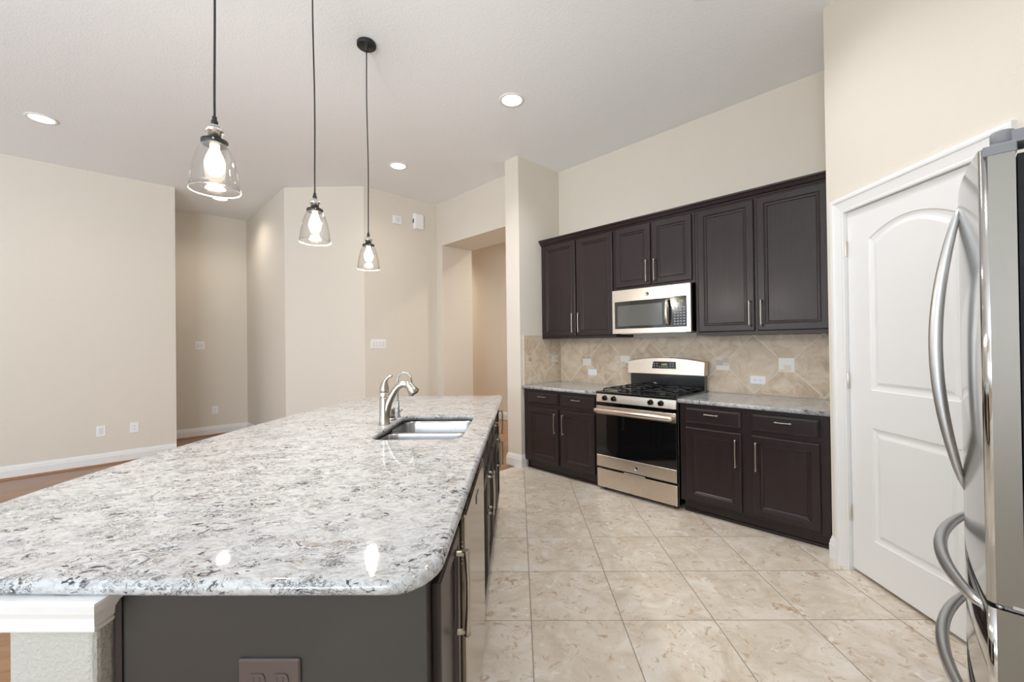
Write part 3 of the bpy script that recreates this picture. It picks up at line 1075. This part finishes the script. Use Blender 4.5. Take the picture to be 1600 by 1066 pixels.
# oven door
mb = MB(); mb.box(0.002, RW - .002, 0.004, 0.036, 0.214, 0.768); od = mb.build('oven_door', 'black_enamel', root, .004, 2)
mb = MB(); mb.box(0.004, RW - .004, 0.000, 0.006, 0.216, 0.320); mb.build('lower_band', 'stainless', od, .002, 1)
mb = MB(); mb.box(0.004, RW - .004, 0.000, 0.006, 0.690, 0.764); mb.build('upper_band', 'stainless', od, .002, 1)
mb = MB(); mb.box(0.004, RW - .004, 0.0015, 0.006, 0.3215, 0.6885); mb.build('window', 'oven_glass', od)
mb = MB()
mb.sweep([(-.002 + .012, -.040, .728), (.03, -.046, .728), (RW / 2, -.050, .728), (RW - .03, -.046, .728), (RW - .010, -.040, .728)], [(.012, .016), (.016, .021), (.016, .022), (.016, .021), (.012, .016)], 18, None, ref=(0, 1, 0))
for px in (.035, RW - .035):
    mb.sweep([(px, 0.0, .728), (px, -.04, .728)], .014, 12, None)
mb.build('handle', 'stainless', od)
mb = MB(); mb.lathe([(.018, .0), (.018, .0022), (.0155, .0034), (.0155, .0028), (0.001, .0028)], 28, (RW / 2 + .02, 0, .262), None, axis='y')
em = mb.build('emblem', 'chrome', od)
def monogram(mb, cx, cz, y, s, mat):
    pts = [(-.5, .35), (-.75, .1), (-.6, -.3), (-.2, -.35), (-.05, 0.0), (-.3, .3), (.1, .45), (.45, .35), (.3, .05), (.6, -.05), (.35, -.4), (.05, -.3)]
    mb.sweep([(cx + a * s, y, cz + b * s) for a, b in pts], s * .085, 6, mat, ref=(0, 1, 0))
mb = MB(); monogram(mb, RW / 2 + .02, .262, -.0033, .0115, None); mb.build('monogram', 'black_metal', od)
# vent slot strip and control panel
mb = MB(); mb.box(0.004, RW - .004, 0.012, 0.036, 0.770, 0.796); mb.build('vent_strip', 'black_gloss', root)
mb = MB()
mb.rings([[(x_, 0.004, .798), (x_, .04, .798), (x_, .04, .872), (x_, 0.012, .872)] for x_ in (0.003, RW - .003)], True, True, None)
mb.build('control_panel', 'stainless', root, .002, 1)
for kx in (.094, .186, .536, .626):
    mb = MB()
    a0 = .006
    mb.lathe([(.024, -.001), (.024, .004), (.0215, .008), (.019, .024), (.016, .027)], 28, (kx, a0 + .003, .836), None, axis='y')
    mb.box(kx - .005, kx + .005, a0 - .034, a0 - .018, .818, .854)
    mb.build('knob', 'black_gloss', root, .001, 1)
# cooktop with a raised lip
mb = MB()
top = rrect(-.004, RW + .004, .002, RD, .012, 4)
mb.rings([[(p[0], p[1], .872) for p in top], [(p[0], p[1], .888) for p in top], [(p[0], p[1], .893) for p in offset_loop(top, .006)], [(p[0], p[1], .893) for p in offset_loop(top, .022)], [(p[0], p[1], .884) for p in offset_loop(top, .040)]], True, True, None)
mb.build('cooktop', 'black_enamel', root)
for bx, by in ((.19, .18), (.19, .44), (RW - .19, .18), (RW - .19, .44)):
    mb = MB()
    mb.lathe([(.052, .884), (.05, .892), (.036, .894), (.036, .902), (.034, .907), (.012, .908)], 28, (bx, by, 0))
    mb.build('burner', 'cast_iron', root)
for gx in (.19, RW - .19):
    mb = MB()
    zt_ = .922
    def arc(p0, p1, feet=True):
        n = 10
        P0, P1 = Vector(p0), Vector(p1)
        pts = [P0 + Vector((0, 0, -.034))] + [P0.lerp(P1, k / n) + Vector((0, 0, -.010 * (abs(2 * k / n - 1) ** 6))) for k in range(n + 1)] + [P1 + Vector((0, 0, -.034))]
        mb.sweep(pts, .0052, 8, None, ref=(0.31, 0.17, 0.02))
    for yy in (.065, .31, .555):
        arc((gx - .145, yy, zt_), (gx + .145, yy, zt_))
    for xx in (-.145, .145):
        mb.sweep([(gx + xx, .065, zt_ - .012), (gx + xx, .555, zt_ - .012)], .0052, 8, None, ref=(0, 0, 1))
    for by in (.18, .44):
        for a in (0, 1, 2, 3):
            d = Vector((math.cos(PI / 2 * a), math.sin(PI / 2 * a), 0))
            L1 = .145 if a % 2 == 0 else .122
            mb.sweep([Vector((gx, by, zt_)) + d * .02, Vector((gx, by, zt_ + .004)) + d * .07, Vector((gx, by, zt_ - .006)) + d * L1], .005, 8, None, ref=(0.1, 0.2, 1))
    mb.build('grate', 'cast_iron', root)
# backguard
mb = MB()
mb.box(.012, RW - .012, RD - .055, RD, .888, 1.030); mb.build('back_panel', 'black_enamel', root, .003, 2)
def bg_outline(y, n=16, x0=.0, x1=RW, z0=1.028, zs=1.150, zm=1.186, slope=0.0):
    pts = [(x0, y, z0), (x1, y, z0)]
    for k in range(n + 1):
        t = k / n
        pts.append((x1 + (x0 - x1) * t, y, zs + (zm - zs) * (1 - (2 * t - 1) ** 2)))
    return pts
l0 = bg_outline(RD - .084)
l1 = [(p[0], RD - .060 if p[2] > 1.05 else p[1], p[2]) for p in l0]
mb = MB()
mb.rings([bg_outline(RD - .002), [(p[0], p[1] + (0.016 if p[2] > 1.05 else 0), p[2]) for p in bg_outline(RD - .090)],
          [(p[0] * .99 + RW * .005, p[1] + (0.014 if p[2] > 1.05 else 0), p[2] + (-.004 if p[2] > 1.05 else .003)) for p in bg_outline(RD - .094)]], True, True, None)
bgp = mb.build('backguard', 'stainless', root, 0, 1)
sl = 0.014 / (1.165 - 1.028)
def on_guard(x_, z, out=0.0):
    return (x_, RD - .0945 - out + (z - 1.031) * sl, z)
mb = MB()
mb.rings([[on_guard(a, b, o_) for a, b in ((.262, 1.082), (.498, 1.082), (.494, 1.148), (.272, 1.148))] for o_ in (-.002, .0025)], True, True, None)
dp = mb.build('display_panel', 'black_gloss', bgp)
mb = MB()
mb.rings([[on_guard(a, b, o_) for a, b in ((.358, 1.112), (.412, 1.112), (.412, 1.130), (.358, 1.130))] for o_ in (.002, .0032)], True, True, None)
mb.build('clock', 'display_green', bgp)
for a, b in ((.285, 1.128), (.312, 1.128), (.285, 1.106), (.312, 1.106), (.338, 1.100), (.362, 1.098), (.384, 1.098), (.408, 1.098), (.444, 1.128), (.470, 1.128), (.444, 1.106), (.470, 1.106)):
    mb = MB(); mb.rings([[on_guard(a + p, b + q, o_) for p, q in ((-.006, -.004), (.006, -.004), (.006, .004), (-.006, .004))] for o_ in (.002, .003)], True, True, None)
    mb.build('key', 'key_print', bgp)

# ------------------------------------------------------------------ over-the-range microwave
MW = 0.752
MZ0, MZ1 = 1.416, 1.826
root = thing('microwave', 'stainless microwave mounted over the gas range', 'microwave', W(UC - .40, 2.244, 0), R_CAB)
mb = MB(); mb.box(0, MW, .022, .396, MZ0 + .004, MZ1); mb.build('body', 'black_enamel', root, .002, 1)
# door and fascia with openings: built as bars round the glass
xd = .588
mb = MB()
mb.box(0, xd, 0, .022, MZ0, 1.462); mb.box(0, xd, 0, .022, 1.716, MZ1); mb.box(0, .026, 0, .022, 1.462, 1.716)
md = mb.build('door', 'stainless', root, .0015, 1)
mb = MB(); mb.box(.026, xd + .005, .003, .022, 1.462, 1.716); mb.build('window', 'microwave_glass', md)
mb = MB(); mb.rings([[(a, y, b) for a, b in rrect(.055, .50, 1.486, 1.678, .006, 3)] for y in (.004, .0022)], True, True, None); mb.build('mesh_screen', 'microwave_mesh', md)
mb = MB()
mb.sweep([(xd - .035, .003, 1.478), (xd - .035, -.020, 1.486), (xd - .035, -.036, 1.53), (xd - .035, -.040, 1.59), (xd - .035, -.036, 1.65), (xd - .035, -.020, 1.694), (xd - .035, .003, 1.702)], [(.006, .012), (.007, .013), (.008, .013), (.008, .013), (.008, .013), (.007, .013), (.006, .012)], 14, None, ref=(0, 1, 0))
mb.build('handle', 'stainless', md)
mb = MB(); mb.lathe([(.017, .0), (.017, .002), (.0148, .003), (.0148, .0024), (.001, .0024)], 26, (.362, 0, 1.768), None, axis='y'); mb.build('emblem', 'chrome', md)
mb = MB(); monogram(mb, .362, 1.768, -.003, .010, None); mb.build('monogram', 'black_metal', md)
mb = MB()
mb.box(xd + .002, MW, 0, .022, MZ0, 1.462); mb.box(xd + .002, MW, 0, .022, 1.722, MZ1); mb.box(MW - .034, MW, 0, .022, 1.462, 1.722)
cp_ = mb.build('control_fascia', 'stainless', root, .0015, 1)
mb = MB(); mb.box(xd + .004, MW - .034, .002, .022, 1.462, 1.722); mb.build('control_panel', 'black_gloss', cp_)
for rr_ in range(7):
    for cc_ in range(4):
        kx, kz = xd + .026 + cc_ * .027, 1.486 + rr_ * .0235
        mb = MB(); mb.box(kx - .007, kx + .007, .0012, .003, kz - .004, kz + .004); mb.build('key', 'key_print', cp_)
mb = MB(); mb.box(xd + .045, xd + .100, .0012, .003, 1.672, 1.690); mb.build('clock', 'display_green', cp_)
mb = MB(); mb.box(.06, MW - .06, .05, .34, MZ0 - .004, MZ0 + .006); mb.build('vent_filter', 'handle_steel', root)

# ------------------------------------------------------------------ refrigerator
FW = 0.453
root = thing('refrigerator', 'stainless french door refrigerator with two bowed drawers below', 'refrigerator', W(1.995, -.057, 0), R_FRIDGE)
mb = MB(); mb.box(-FW + .008, FW - .008, .078, .78, .03, 1.775); mb.build('case', 'fridge_case', root, .006, 2)
mb = MB(); mb.box(-FW + .02, FW - .02, .062, .080, .05, 1.77); mb.build('gasket', 'gasket_dark', root)
for fxp in (-.38, .38):
    mb = MB(); mb.lathe([(.022, 0), (.022, .03)], 16, (fxp, .2, 0)); mb.build('foot', 'black_metal', root)
BOW = 0.030
def bow(x_):
    return -BOW * (1 - (x_ / FW) ** 2)
def door_shell(x0, x1, z0, z1, name):
    n = 22
    front = [(x0 + (x1 - x0) * k / n) for k in range(n + 1)]
    r = .016
    pts = []
    for x_ in front:
        if abs(x_) <= FW - r + 1e-6 or abs(x_) < .4:
            pts.append((x_, bow(x_)))
    for edge in (x0, x1):
        if abs(edge) > .4:
            sg = 1 if edge > 0 else -1
            yc = bow(FW - r) + r
            for k in range(7):
                a_ = PI / 2 * k / 6
                pts.append((sg * (FW - r + r * math.sin(a_)), yc - r * math.cos(a_)))
    pts = sorted(set(pts))
    out = pts + [(x1, .058), (x0, .058)]
    mb = MB()
    nfr = len(pts)
    a = [[(p[0], p[1], z) for p in out] for z in (z0, z1)]
    va = [mb.bm.verts.new(p) for p in a[0]]
    vb = [mb.bm.verts.new(p) for p in a[1]]
    N_ = len(out)
    for i in range(N_):
        j = (i + 1) % N_
        fr_ = i < nfr - 1
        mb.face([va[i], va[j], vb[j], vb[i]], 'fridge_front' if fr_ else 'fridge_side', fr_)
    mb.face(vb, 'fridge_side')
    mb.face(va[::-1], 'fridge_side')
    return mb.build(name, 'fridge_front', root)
ZG = 0.688
dR = door_shell(.0025, FW, ZG + .006, 1.792, 'door')
dL = door_shell(-FW, -.0025, ZG + .006, 1.792, 'door')
d1 = door_shell(-FW, FW, .392, ZG - .006, 'drawer')
d2 = door_shell(-FW, FW, .085, .380, 'drawer')
def vhandle(x_, par):
    n = 26
    path, rad = [], []
    for k in range(n + 1):
        t = k / n
        s = math.sin(PI * t)
        path.append((x_, bow(x_) + .004 - .062 * s ** .85, .852 + (1.752 - .852) * t))
        e = s ** .5
        rad.append((.005 + .012 * e, .006 + .008 * e))
    mb = MB(); mb.sweep(path, rad, 14, None, ref=(0, 1, 0)); return mb.build('handle', 'handle_steel', par)
vhandle(.030, dR); vhandle(-.030, dL)
def hhandle(z, par):
    n = 30
    path, rad = [], []
    for k in range(n + 1):
        t = k / n
        x_ = .395 + (-.425 - .395) * t
        s = math.sin(PI * t)
        path.append((x_, bow(x_) + .004 - .060 * s ** .7, z))
        e = s ** .4
        rad.append((.008 + .009 * e, .008 + .011 * e))
    mb = MB(); mb.sweep(path, rad, 14, None, ref=(0, 1, 0)); return mb.build('handle', 'handle_steel', par)
hhandle(.655, d1); hhandle(.355, d2)
# hinge covers
for s in (1, -1):
    mb = MB()
    x0, x1 = sorted((s * (FW - .002), s * (FW - .075)))
    mb.box(x0, x1, .018, .16, 1.793, 1.800)
    mb.lathe([(.021, 1.800), (.021, 1.828), (.018, 1.832)], 24, (s * (FW - .026), .040, 0))
    mb.box(x0 + .008, x1 - .008, .045, .16, 1.800, 1.826)
    xs0, xs1 = sorted((s * (FW - .05), s * (FW + .0015)))
    mb.box(xs0, xs1, .006, .061, 1.772, 1.796)
    mb.build('hinge_cover', 'hinge_grey', root, .002, 1)
mb = MB()
mb.box(FW - .06, FW - .004, .020, .085, ZG - .004, ZG + .004); mb.build('hinge_bracket', 'hinge_grey', root, .001, 1)
mb = MB(); mb.box(FW - .05, FW + .001, .040, .060, ZG + .0045, ZG + .012); mb.lathe([(.008, ZG - .004), (.008, ZG + .004)], 14, (FW - .008, .020, 0)); mb.build('hinge_pin', 'chrome', root)

# ------------------------------------------------------------------ island
ZI = 0.900
XFACE = -0.187
YE = 0.842
# half wall carrying the overhang, with white crown
PWX0, PWX1, PWY0 = -0.986, -0.815, 0.800
mb = MB()
mb.box(PWX0, PWX1, PWY0, 3.42, 0, ZI - .0315)
o = mb.build('wall_island', 'half_wall_paint', None, .012, 3)
struct(o)
mb = MB()
cpr = [(0.0, 0.0), (0.009, 0.0), (0.012, .004), (0.012, .008), (0.008, .010), (0.012, .013), (0.016, .030), (0.023, .043), (0.023, .046), (0.030, .047), (0.032, .052), (0.038, .066), (0.038, .0705), (0.0, .0705)]
zc0 = ZI - .031 - .0705
path = [(PWX1, YE), (PWX1, PWY0), (PWX0, PWY0), (PWX0, 3.42)]
loops = []
for i, p in enumerate(path):
    if i == 0:
        b = Vector((1, 0))
    elif i == 1:
        b = Vector((1, -1))
    elif i == 2:
        b = Vector((-1, -1))
    else:
        b = Vector((-1, 0))
    loops.append([(p[0] + b.x * d, p[1] + b.y * d, zc0 + h) for d, h in cpr])
mb.rings(loops, True, True, None)
struct(mb.build('trim_4', 'white_trim'))

# counter outline (counter-clockwise from the near right corner)
def smooth(pts, n=5):
    out = []
    for i in range(len(pts) - 1):
        p0, p1, p2, p3 = pts[max(i - 1, 0)], pts[i], pts[i + 1], pts[min(i + 2, len(pts) - 1)]
        for k in range(n):
            t = k / n
            out.append(tuple(0.5 * ((2 * p1[j]) + (-p0[j] + p2[j]) * t + (2 * p0[j] - 5 * p1[j] + 4 * p2[j] - p3[j]) * t * t + (-p0[j] + 3 * p1[j] - 3 * p2[j] + p3[j]) * t ** 3) for j in range(2)))
    out.append(pts[-1])
    return out
corner = [(-.158 - .085 + .085 * math.sin(a), .778 + .11 - .11 * math.cos(a)) for a in [PI / 2 * k / 8 for k in range(9)]]
left = smooth([(-1.195, 3.600), (-1.255, 3.585), (-1.305, 3.49), (-1.352, 3.34), (-1.425, 2.84), (-1.482, 2.31), (-1.508, 1.87), (-1.508, 1.47), (-1.484, 1.18), (-1.43, .95), (-1.36, .83), (-1.28, .79)], 5)
outline = [(-.62, .778)] + corner + [(-.150, 2.2), (-.140, 3.575), (-.155, 3.595), (-.6, 3.600)] + left
sink_hole = rrect(-.700, -.268, 1.935, 2.610, .070, 7)
mb = MB()
slab(mb, outline, ZI - .031, ZI, [sink_hole[::-1]], r=.014)
isl = mb.build('island_countertop', 'granite', merge=True)
tag(isl, 'large white and grey granite island countertop with a curved seating edge', 'countertop')

def island_unit(name, label, cat, y0, y1):
    return thing(name, label, cat, (XFACE, y0, 0), R_ISLAND)
Y1, Y2, Y3, Y4 = 1.180, 1.790, 2.640, 3.50
IZ = ZI - .0325
def carcass(root, wd, name='carcass'):
    mb = MB()
    t = .018
    mb.box(0, wd, .0, .595, .095, .115)
    mb.box(0, t, 0, .595, .115, IZ); mb.box(wd - t, wd, 0, .595, .115, IZ)
    mb.box(t, wd - t, .58, .595, .115, IZ)
    mb.box(t, wd - t, 0, .02, IZ - .05, IZ); mb.box(t, wd - t, 0, .02, .115, .14)
    mb.box(t, t + .03, 0, .02, .14, IZ - .05); mb.box(wd - t - .03, wd - t, 0, .02, .14, IZ - .05)
    o = mb.build(name, 'espresso', root)
    mb = MB(); mb.box(0, wd, .055, .59, 0, .095); mb.build('toe_kick', 'espresso', root)
    return o
# near unit with the end panel
root = island_unit('island_cabinet', 'narrow dark island cabinet with the charcoal end panel, next to the dishwasher', 'cabinet', YE, Y1)
wd = Y1 - YE - .001
carcass(root, wd)
cab_door(root, .040, wd - .010, .118, .838, 0, wd - .095, .700, .215, .8, .0075)
mb = MB(); mb.box(-.008, -.001, 0.0, .607, 0.0, IZ); ep = mb.build('end_panel', 'panel_charcoal', root, .001, 1)
ep['label'] = 'matte charcoal end panel'
mb = MB()
mb.rings([[(x_, y, z) for x_, y in ((-.001, .607), (-.012, .604), (-.016, .612), (-.012, .620), (-.004, .626), (-.001, .627))] for z in (0, IZ)], True, True, None)
mb.build('edge_strip', 'espresso', root)
# dishwasher
root = island_unit('dishwasher', 'stainless fronted dishwasher built into the island beside the sink cabinet', 'dishwasher', Y1, Y2)
wd = Y2 - Y1
mb = MB(); mb.box(.004, wd - .004, .008, .58, .09, IZ - .004); mb.build('tub', 'black_enamel', root)
mb = MB(); mb.box(.006, wd - .006, -.034, .008, .100, IZ - .012); dwd = mb.build('door', 'dishwasher_steel', root, .004, 2)
mb = MB()
for k in range(6):
    mb.box(.0052, .0063, -.026, -.020, .72 + k * .012, .723 + k * .012)
mb.build('vent', 'key_print', dwd)
mb = MB(); mb.box(wd * .48, wd * .48 + .075, -.0362, -.034, .778, .806); mb.build('badge', 'black_gloss', dwd)
mb = MB(); mb.box(.01, wd - .01, .05, .56, 0, .09); mb.build('toe_kick', 'black_enamel', root)
# sink base
root = island_unit('island_cabinet', 'dark two-door island cabinet below the sink', 'cabinet', Y2 + .001, Y3)
wd = Y3 - Y2 - .002
carcass(root, wd)
m_ = wd / 2
cab_drawer(root, .018, m_ - .008, .712, .838, 0, handle=False); cab_drawer(root, m_ + .008, wd - .018, .712, .838, 0, handle=False)
cab_door(root, .018, m_ - .006, .118, .690, 0, m_ - .040, .560, .2, 1.0, .007); cab_door(root, m_ + .006, wd - .018, .118, .690, 0, m_ + .040, .560, .2, 1.0, .007)
# far unit
root = island_unit('island_cabinet', 'dark island cabinet with stacked doors at the end nearest the passage', 'cabinet', Y3 + .001, Y4)
wd = Y4 - Y3 - .002
carcass(root, wd)
m_ = wd / 2
cab_drawer(root, .018, m_ - .008, .712, .838, 0); cab_door(root, .018, m_ - .008, .118, .690, 0, m_ - .042, .56, .2)
cab_door(root, m_ + .008, wd - .018, .565, .838, 0, wd - .052, .700, .19, .7, .007); cab_door(root, m_ + .008, wd - .018, .118, .550, 0, wd - .052, .452, .19, .8, .007)
# brown outlet on the end panel
r_ = plate('outlet', 'dark brown double outlet on the charcoal end panel of the island', 'outlet', (-.497, YE - .0086, .659), 0.0, .122, .122, 'x', 'brown_plate')
for cx in (-.027, .019):
    receptacle(r_, cx + .004, .0225, False, 'brown_plate'); receptacle(r_, cx + .004, -.0165, False, 'brown_plate')

# ------------------------------------------------------------------ sink
root = thing('sink', 'double bowl stainless sink set into the island countertop', 'sink', (0, 0, ZI - .032))
bowls = [rrect(-.704, -.264, 1.930, 2.252, .070, 7), rrect(-.704, -.264, 2.272, 2.614, .070, 7)]
rim = rrect(-.725, -.243, 1.910, 2.636, .080, 7)
mb = MB()
mb.fill([rim] + [b[::-1] for b in bowls], -.006)
mb.fill([rim] + [b[::-1] for b in bowls], -.008, None, True)
mb.rings([[(p[0], p[1], z) for p in rim] for z in (-.008, -.006)], False, False)
mb.build('rim', 'sink_steel', root, merge=True)
for b in bowls:
    mb = MB()
    prof = [(0, -.006), (.003, -.010), (.006, -.02), (.012, -.15), (.022, -.178), (.045, -.190), (.09, -.194)]
    mb.rings([[(p[0], p[1], z) for p in offset_loop(b, d)] for d, z in prof], False, True, None, True)
    bo = mb.build('bowl', 'sink_steel', root)
    cx = sum(p[0] for p in b) / len(b); cy_ = sum(p[1] for p in b) / len(b)
    mb = MB(); mb.lathe([(.045, -.1935), (.045, -.192), (.038, -.1915), (.034, -.196), (.001, -.196)], 28, (cx, cy_, 0)); mb.build('drain', 'chrome', bo)

# ------------------------------------------------------------------ taps
root = thing('faucet', 'brushed nickel single-handle faucet standing behind the sink bowls', 'faucet', (-.742, 2.325, ZI))
mb = MB()
mb.lathe([(.031, 0), (.031, .004), (.0285, .007), (.0275, .03), (.0255, .10), (.0245, .135), (.0240, .150)], 36)
mb.build('body', 'brushed_nickel', root)
mb = MB(); mb.lathe([(.0246, .150), (.0252, .152), (.0252, .172), (.0246, .174)], 36); mb.build('collar', 'satin_nickel', root)
mb = MB()
pts = [(0, 0, .174), (.0005, 0, .186), (.001, 0, .202), (.002, 0, .218), (.006, 0, .234), (.013, 0, .247), (.022, 0, .257), (.032, 0, .262), (.042, 0, .264), (.047, 0, .2645)]
mb.sweep(pts, [.0240, .0250, .0240, .0195, .0140, .0105, .0080, .0072, .0070, .0045], 22, None, ref=(0, 1, 0))
mb.build('handle', 'brushed_nickel', root)
mb = MB()
pts = [(.003, 0, .022), (.008, 0, .065), (.022, -.002, .112), (.040, -.003, .151), (.059, -.004, .184), (.080, -.005, .208), (.103, -.006, .219), (.124, -.007, .218), (.140, -.008, .210)]
mb.sweep(pts, [.0235, .0225, .0205, .0190, .0182, .0178, .0178, .0182, .0185], 24, None, ref=(0, 1, 0))
mb.build('spout', 'brushed_nickel', root)
mb = MB()
mb.sweep([(.126, -.007, .2175), (.134, -.008, .214), (.144, -.009, .206), (.156, -.010, .191), (.169, -.011, .172), (.1705, -.011, .1695)], [.0180, .0198, .0220, .0265, 0.0325, .0285], 26, None, ref=(0, 1, 0))
sh = mb.build('spray_head', 'brushed_nickel', root)
mb = MB(); mb.sweep([(.170, -.011, .1705), (.1735, -.0112, .1655)], [.023, .021], 22, None, ref=(0, 1, 0)); mb.build('nozzle', 'slot_dark', sh)

root = thing('air_gap', 'short nickel air gap cap standing between the two taps', 'air gap', (-.744, 2.462, ZI))
mb = MB(); mb.lathe([(.024, 0), (.024, .005), (.020, .008), (.0195, .012)], 30); mb.build('base', 'brushed_nickel', root)
mb = MB(); mb.lathe([(.0195, .012), (.0195, .064), (.018, .069), (.012, .071)], 30); mb.build('cap', 'brushed_nickel', root)
mb = MB(); mb.box(-.0215, -.015, -.014, -.006, .032, .054); mb.xform(Matrix.Rotation(math.radians(-8), 4, 'Z')); mb.build('slot', 'black_void', root)

root = thing('filter_faucet', 'slim chrome gooseneck filter tap behind the sink', 'faucet', (-.732, 2.552, ZI))
mb = MB(); mb.lathe([(.017, 0), (.017, .004), (.0115, .010), (.0105, .05), (.0085, .088), (.006, .096)], 24); mb.build('body', 'chrome', root)
mb = MB()
pts = [(0, 0, .09), (0, 0, .15), (0, 0, .215)] + [(.042 - .042 * math.cos(a), 0, .222 + .046 * math.sin(a)) for a in [PI * k / 14 for k in range(0, 13)]] + [(.086, 0, .196)]
mb.sweep(pts, .0048, 12, None, ref=(0, 1, 0)); mb.lathe([(.0062, -.012), (.0062, .006), (.005, .008)], 12, (.0862, 0, .199)); mb.build('spout', 'chrome', root)
mb = MB(); mb.sweep([(.008, 0, .032), (.016, -.002, .036), (.024, -.004, .044), (.022, -.004, .054)], [.004, .005, .0065, .004], 12, None, ref=(0, 1, 0)); mb.build('lever', 'chrome', root)

# ------------------------------------------------------------------ pendants
def pendant(y, label, dx=0.0):
    root = thing('pendant_lamp', label, 'pendant lamp', (-.998 + dx, y, 1.846), 0.15, 'glass pendant lamps over the island')
    H = ZC - 1.846
    mb = MB(); mb.lathe([(.060, H), (.062, H - .004), (.062, H - .022), (.058, H - .026), (.012, H - .027), (.010, H - .05), (.004, H - .055)], 36); mb.build('canopy', 'black_metal', root)
    mb = MB()
    n = 24
    mb.sweep([(.004 * math.sin(5.5 * k / n) * math.sin(PI * k / n), 0, .235 + (H - .05 - .235) * k / n) for k in range(n + 1)], .0036, 8, None, ref=(1, 0, 0)); mb.build('cord', 'black_metal', root)
    mb = MB(); mb.lathe([(.005, .246), (.007, .244), (.007, .234), (.010, .230), (.010, .222), (.009, .219)], 16); mb.build('cord_grip', 'black_metal', root)
    mb = MB(); mb.lathe([(.009, .219), (.015, .214), (.017, .206), (.026, .203), (.026, .192), (.0205, .190), (.0205, .155)], 32); mb.build('socket', 'socket_metal', root)
    mb = MB(); mb.lathe([(.030, .166), (.038, .165), (.038, .153), (.036, .151), (.022, .151)], 36)
    co = mb.build('collar', 'black_metal', root)
    for k in range(3):
        a = 2 * PI * k / 3 - 1.2
        mb = MB(); mb.sweep([(.037 * math.cos(a), .037 * math.sin(a), .159), (.0405 * math.cos(a), .0405 * math.sin(a), .159)], .0032, 10, None); mb.build('screw', 'socket_metal', co)
    prof = [(.036, .152), (.040, .146), (.047, .132), (.054, .112), (.060, .088), (.065, .060), (.069, .030), (.0735, .0)]
    mb = MB()
    seg = 48
    t = .0022
    full = prof + [(r - t, h + (.0 if h else .0)) for r, h in prof[::-1]]
    loops = [[(r * math.cos(2 * PI * i / seg), r * math.sin(2 * PI * i / seg), h) for i in range(seg)] for r, h in full]
    mb.rings(loops, False, False, None, True)
    mb.build('shade', 'clear_glass', root)
    mb = MB()
    mb.lathe([(.0725, .0003), (.0742, .0012), (.0742, .0030), (.0725, .0036), (.0705, .0030), (.0705, .0012), (.0725, .0003)], 48, cap0=False, cap1=False); mb.build('shade_rim', 'white_glass_rim', root)
    mb = MB(); mb.lathe([(.013, .152), (.0135, .146), (.0135, .138), (.016, .130), (.024, .112), (.0285, .095), (.0285, .082), (.024, .064), (.014, .052), (.002, .048)], 28); mb.build('bulb', 'bulb_glow', root)
    l = bpy.data.lights.new('bulb_light', 'POINT')
    l.energy, l.color, l.shadow_soft_size = PENDANT_W, (1, .92, .82), .03
    lo = bpy.data.objects.new('bulb_light', l); C.objects.link(lo); lo.parent = root; lo.location = (0, 0, .020)
    return root
PENDANT_W = 14.5
x = N('white_glass_rim'); M['white_glass_rim'] = x.m
x.setv(color=(0.9, 0.9, 0.9, 1), rough=0.05)
x.b.inputs['Transmission Weight'].default_value = 0.75
pendant(1.372, 'clear glass pendant over the near end of the island, largest of the three', .010)
pendant(2.078, 'clear glass pendant hanging second of three above the island')
pendant(2.822, 'smallest-looking glass pendant, whole black canopy visible above it', .002)

# ------------------------------------------------------------------ recessed ceiling lights
def downlight(x_, y, label, warm, watts, r=.105):
    root = thing('recessed_light', label, 'ceiling light', (x_, y, ZC), 0, 'recessed ceiling lights')
    mb = MB(); mb.lathe([(r, 0), (r - .002, -.006), (r * .80, -.008), (r * .76, -.002), (r * .76, -.0005)], 40, cap0=False, cap1=False); mb.build('trim_ring', 'white_trim', root)
    mb = MB(); mb.lathe([(r * .77, -.0015), (r * .5, -.0035), (.002, -.004)], 36, cap0=False); mb.build('lamp_lens', 'lamp_warm' if warm else 'lamp_cool', root)
    l = bpy.data.lights.new('downlight_beam', 'SPOT')
    l.energy, l.spot_size, l.spot_blend, l.shadow_soft_size = watts, math.radians(150), .8, .07
    l.color = (1, .90, .78) if warm else (.965, .98, 1)
    lo = bpy.data.objects.new('downlight_beam', l); C.objects.link(lo); lo.parent = root; lo.location = (0, 0, -.02)
    return root
downlight(-4.167, 3.652, 'warm recessed light in the ceiling over the living room', True, 15)
downlight(-.030, 3.520, 'bright white recessed light in the middle of the kitchen ceiling', False, 76)
downlight(-1.337, 4.769, 'small warm recessed light in front of the switch wall', True, 19)
downlight(1.10, 2.42, 'recessed light above the range side floor, cut by the picture top', False, 36)
downlight(.66, 1.22, 'added unseen fill light above the aisle between island and refrigerator', False, 52)  # added out of view to brighten the kitchen side
downlight(*xy(4.76, 3.90), 'added unseen fill light in the passage ceiling behind the stub wall', True, 105)  # added out of sight to brighten the passage
downlight(*xy(4.45, 7.5), 'second added fill light deeper in the passage ceiling, hidden behind the switch wall', True, 270)  # also added, lifts the far passage wall
downlight(*xy(1.18, 6.90), 'warm recessed light at the alcove, seen just below the near pendant shade', True, 30)
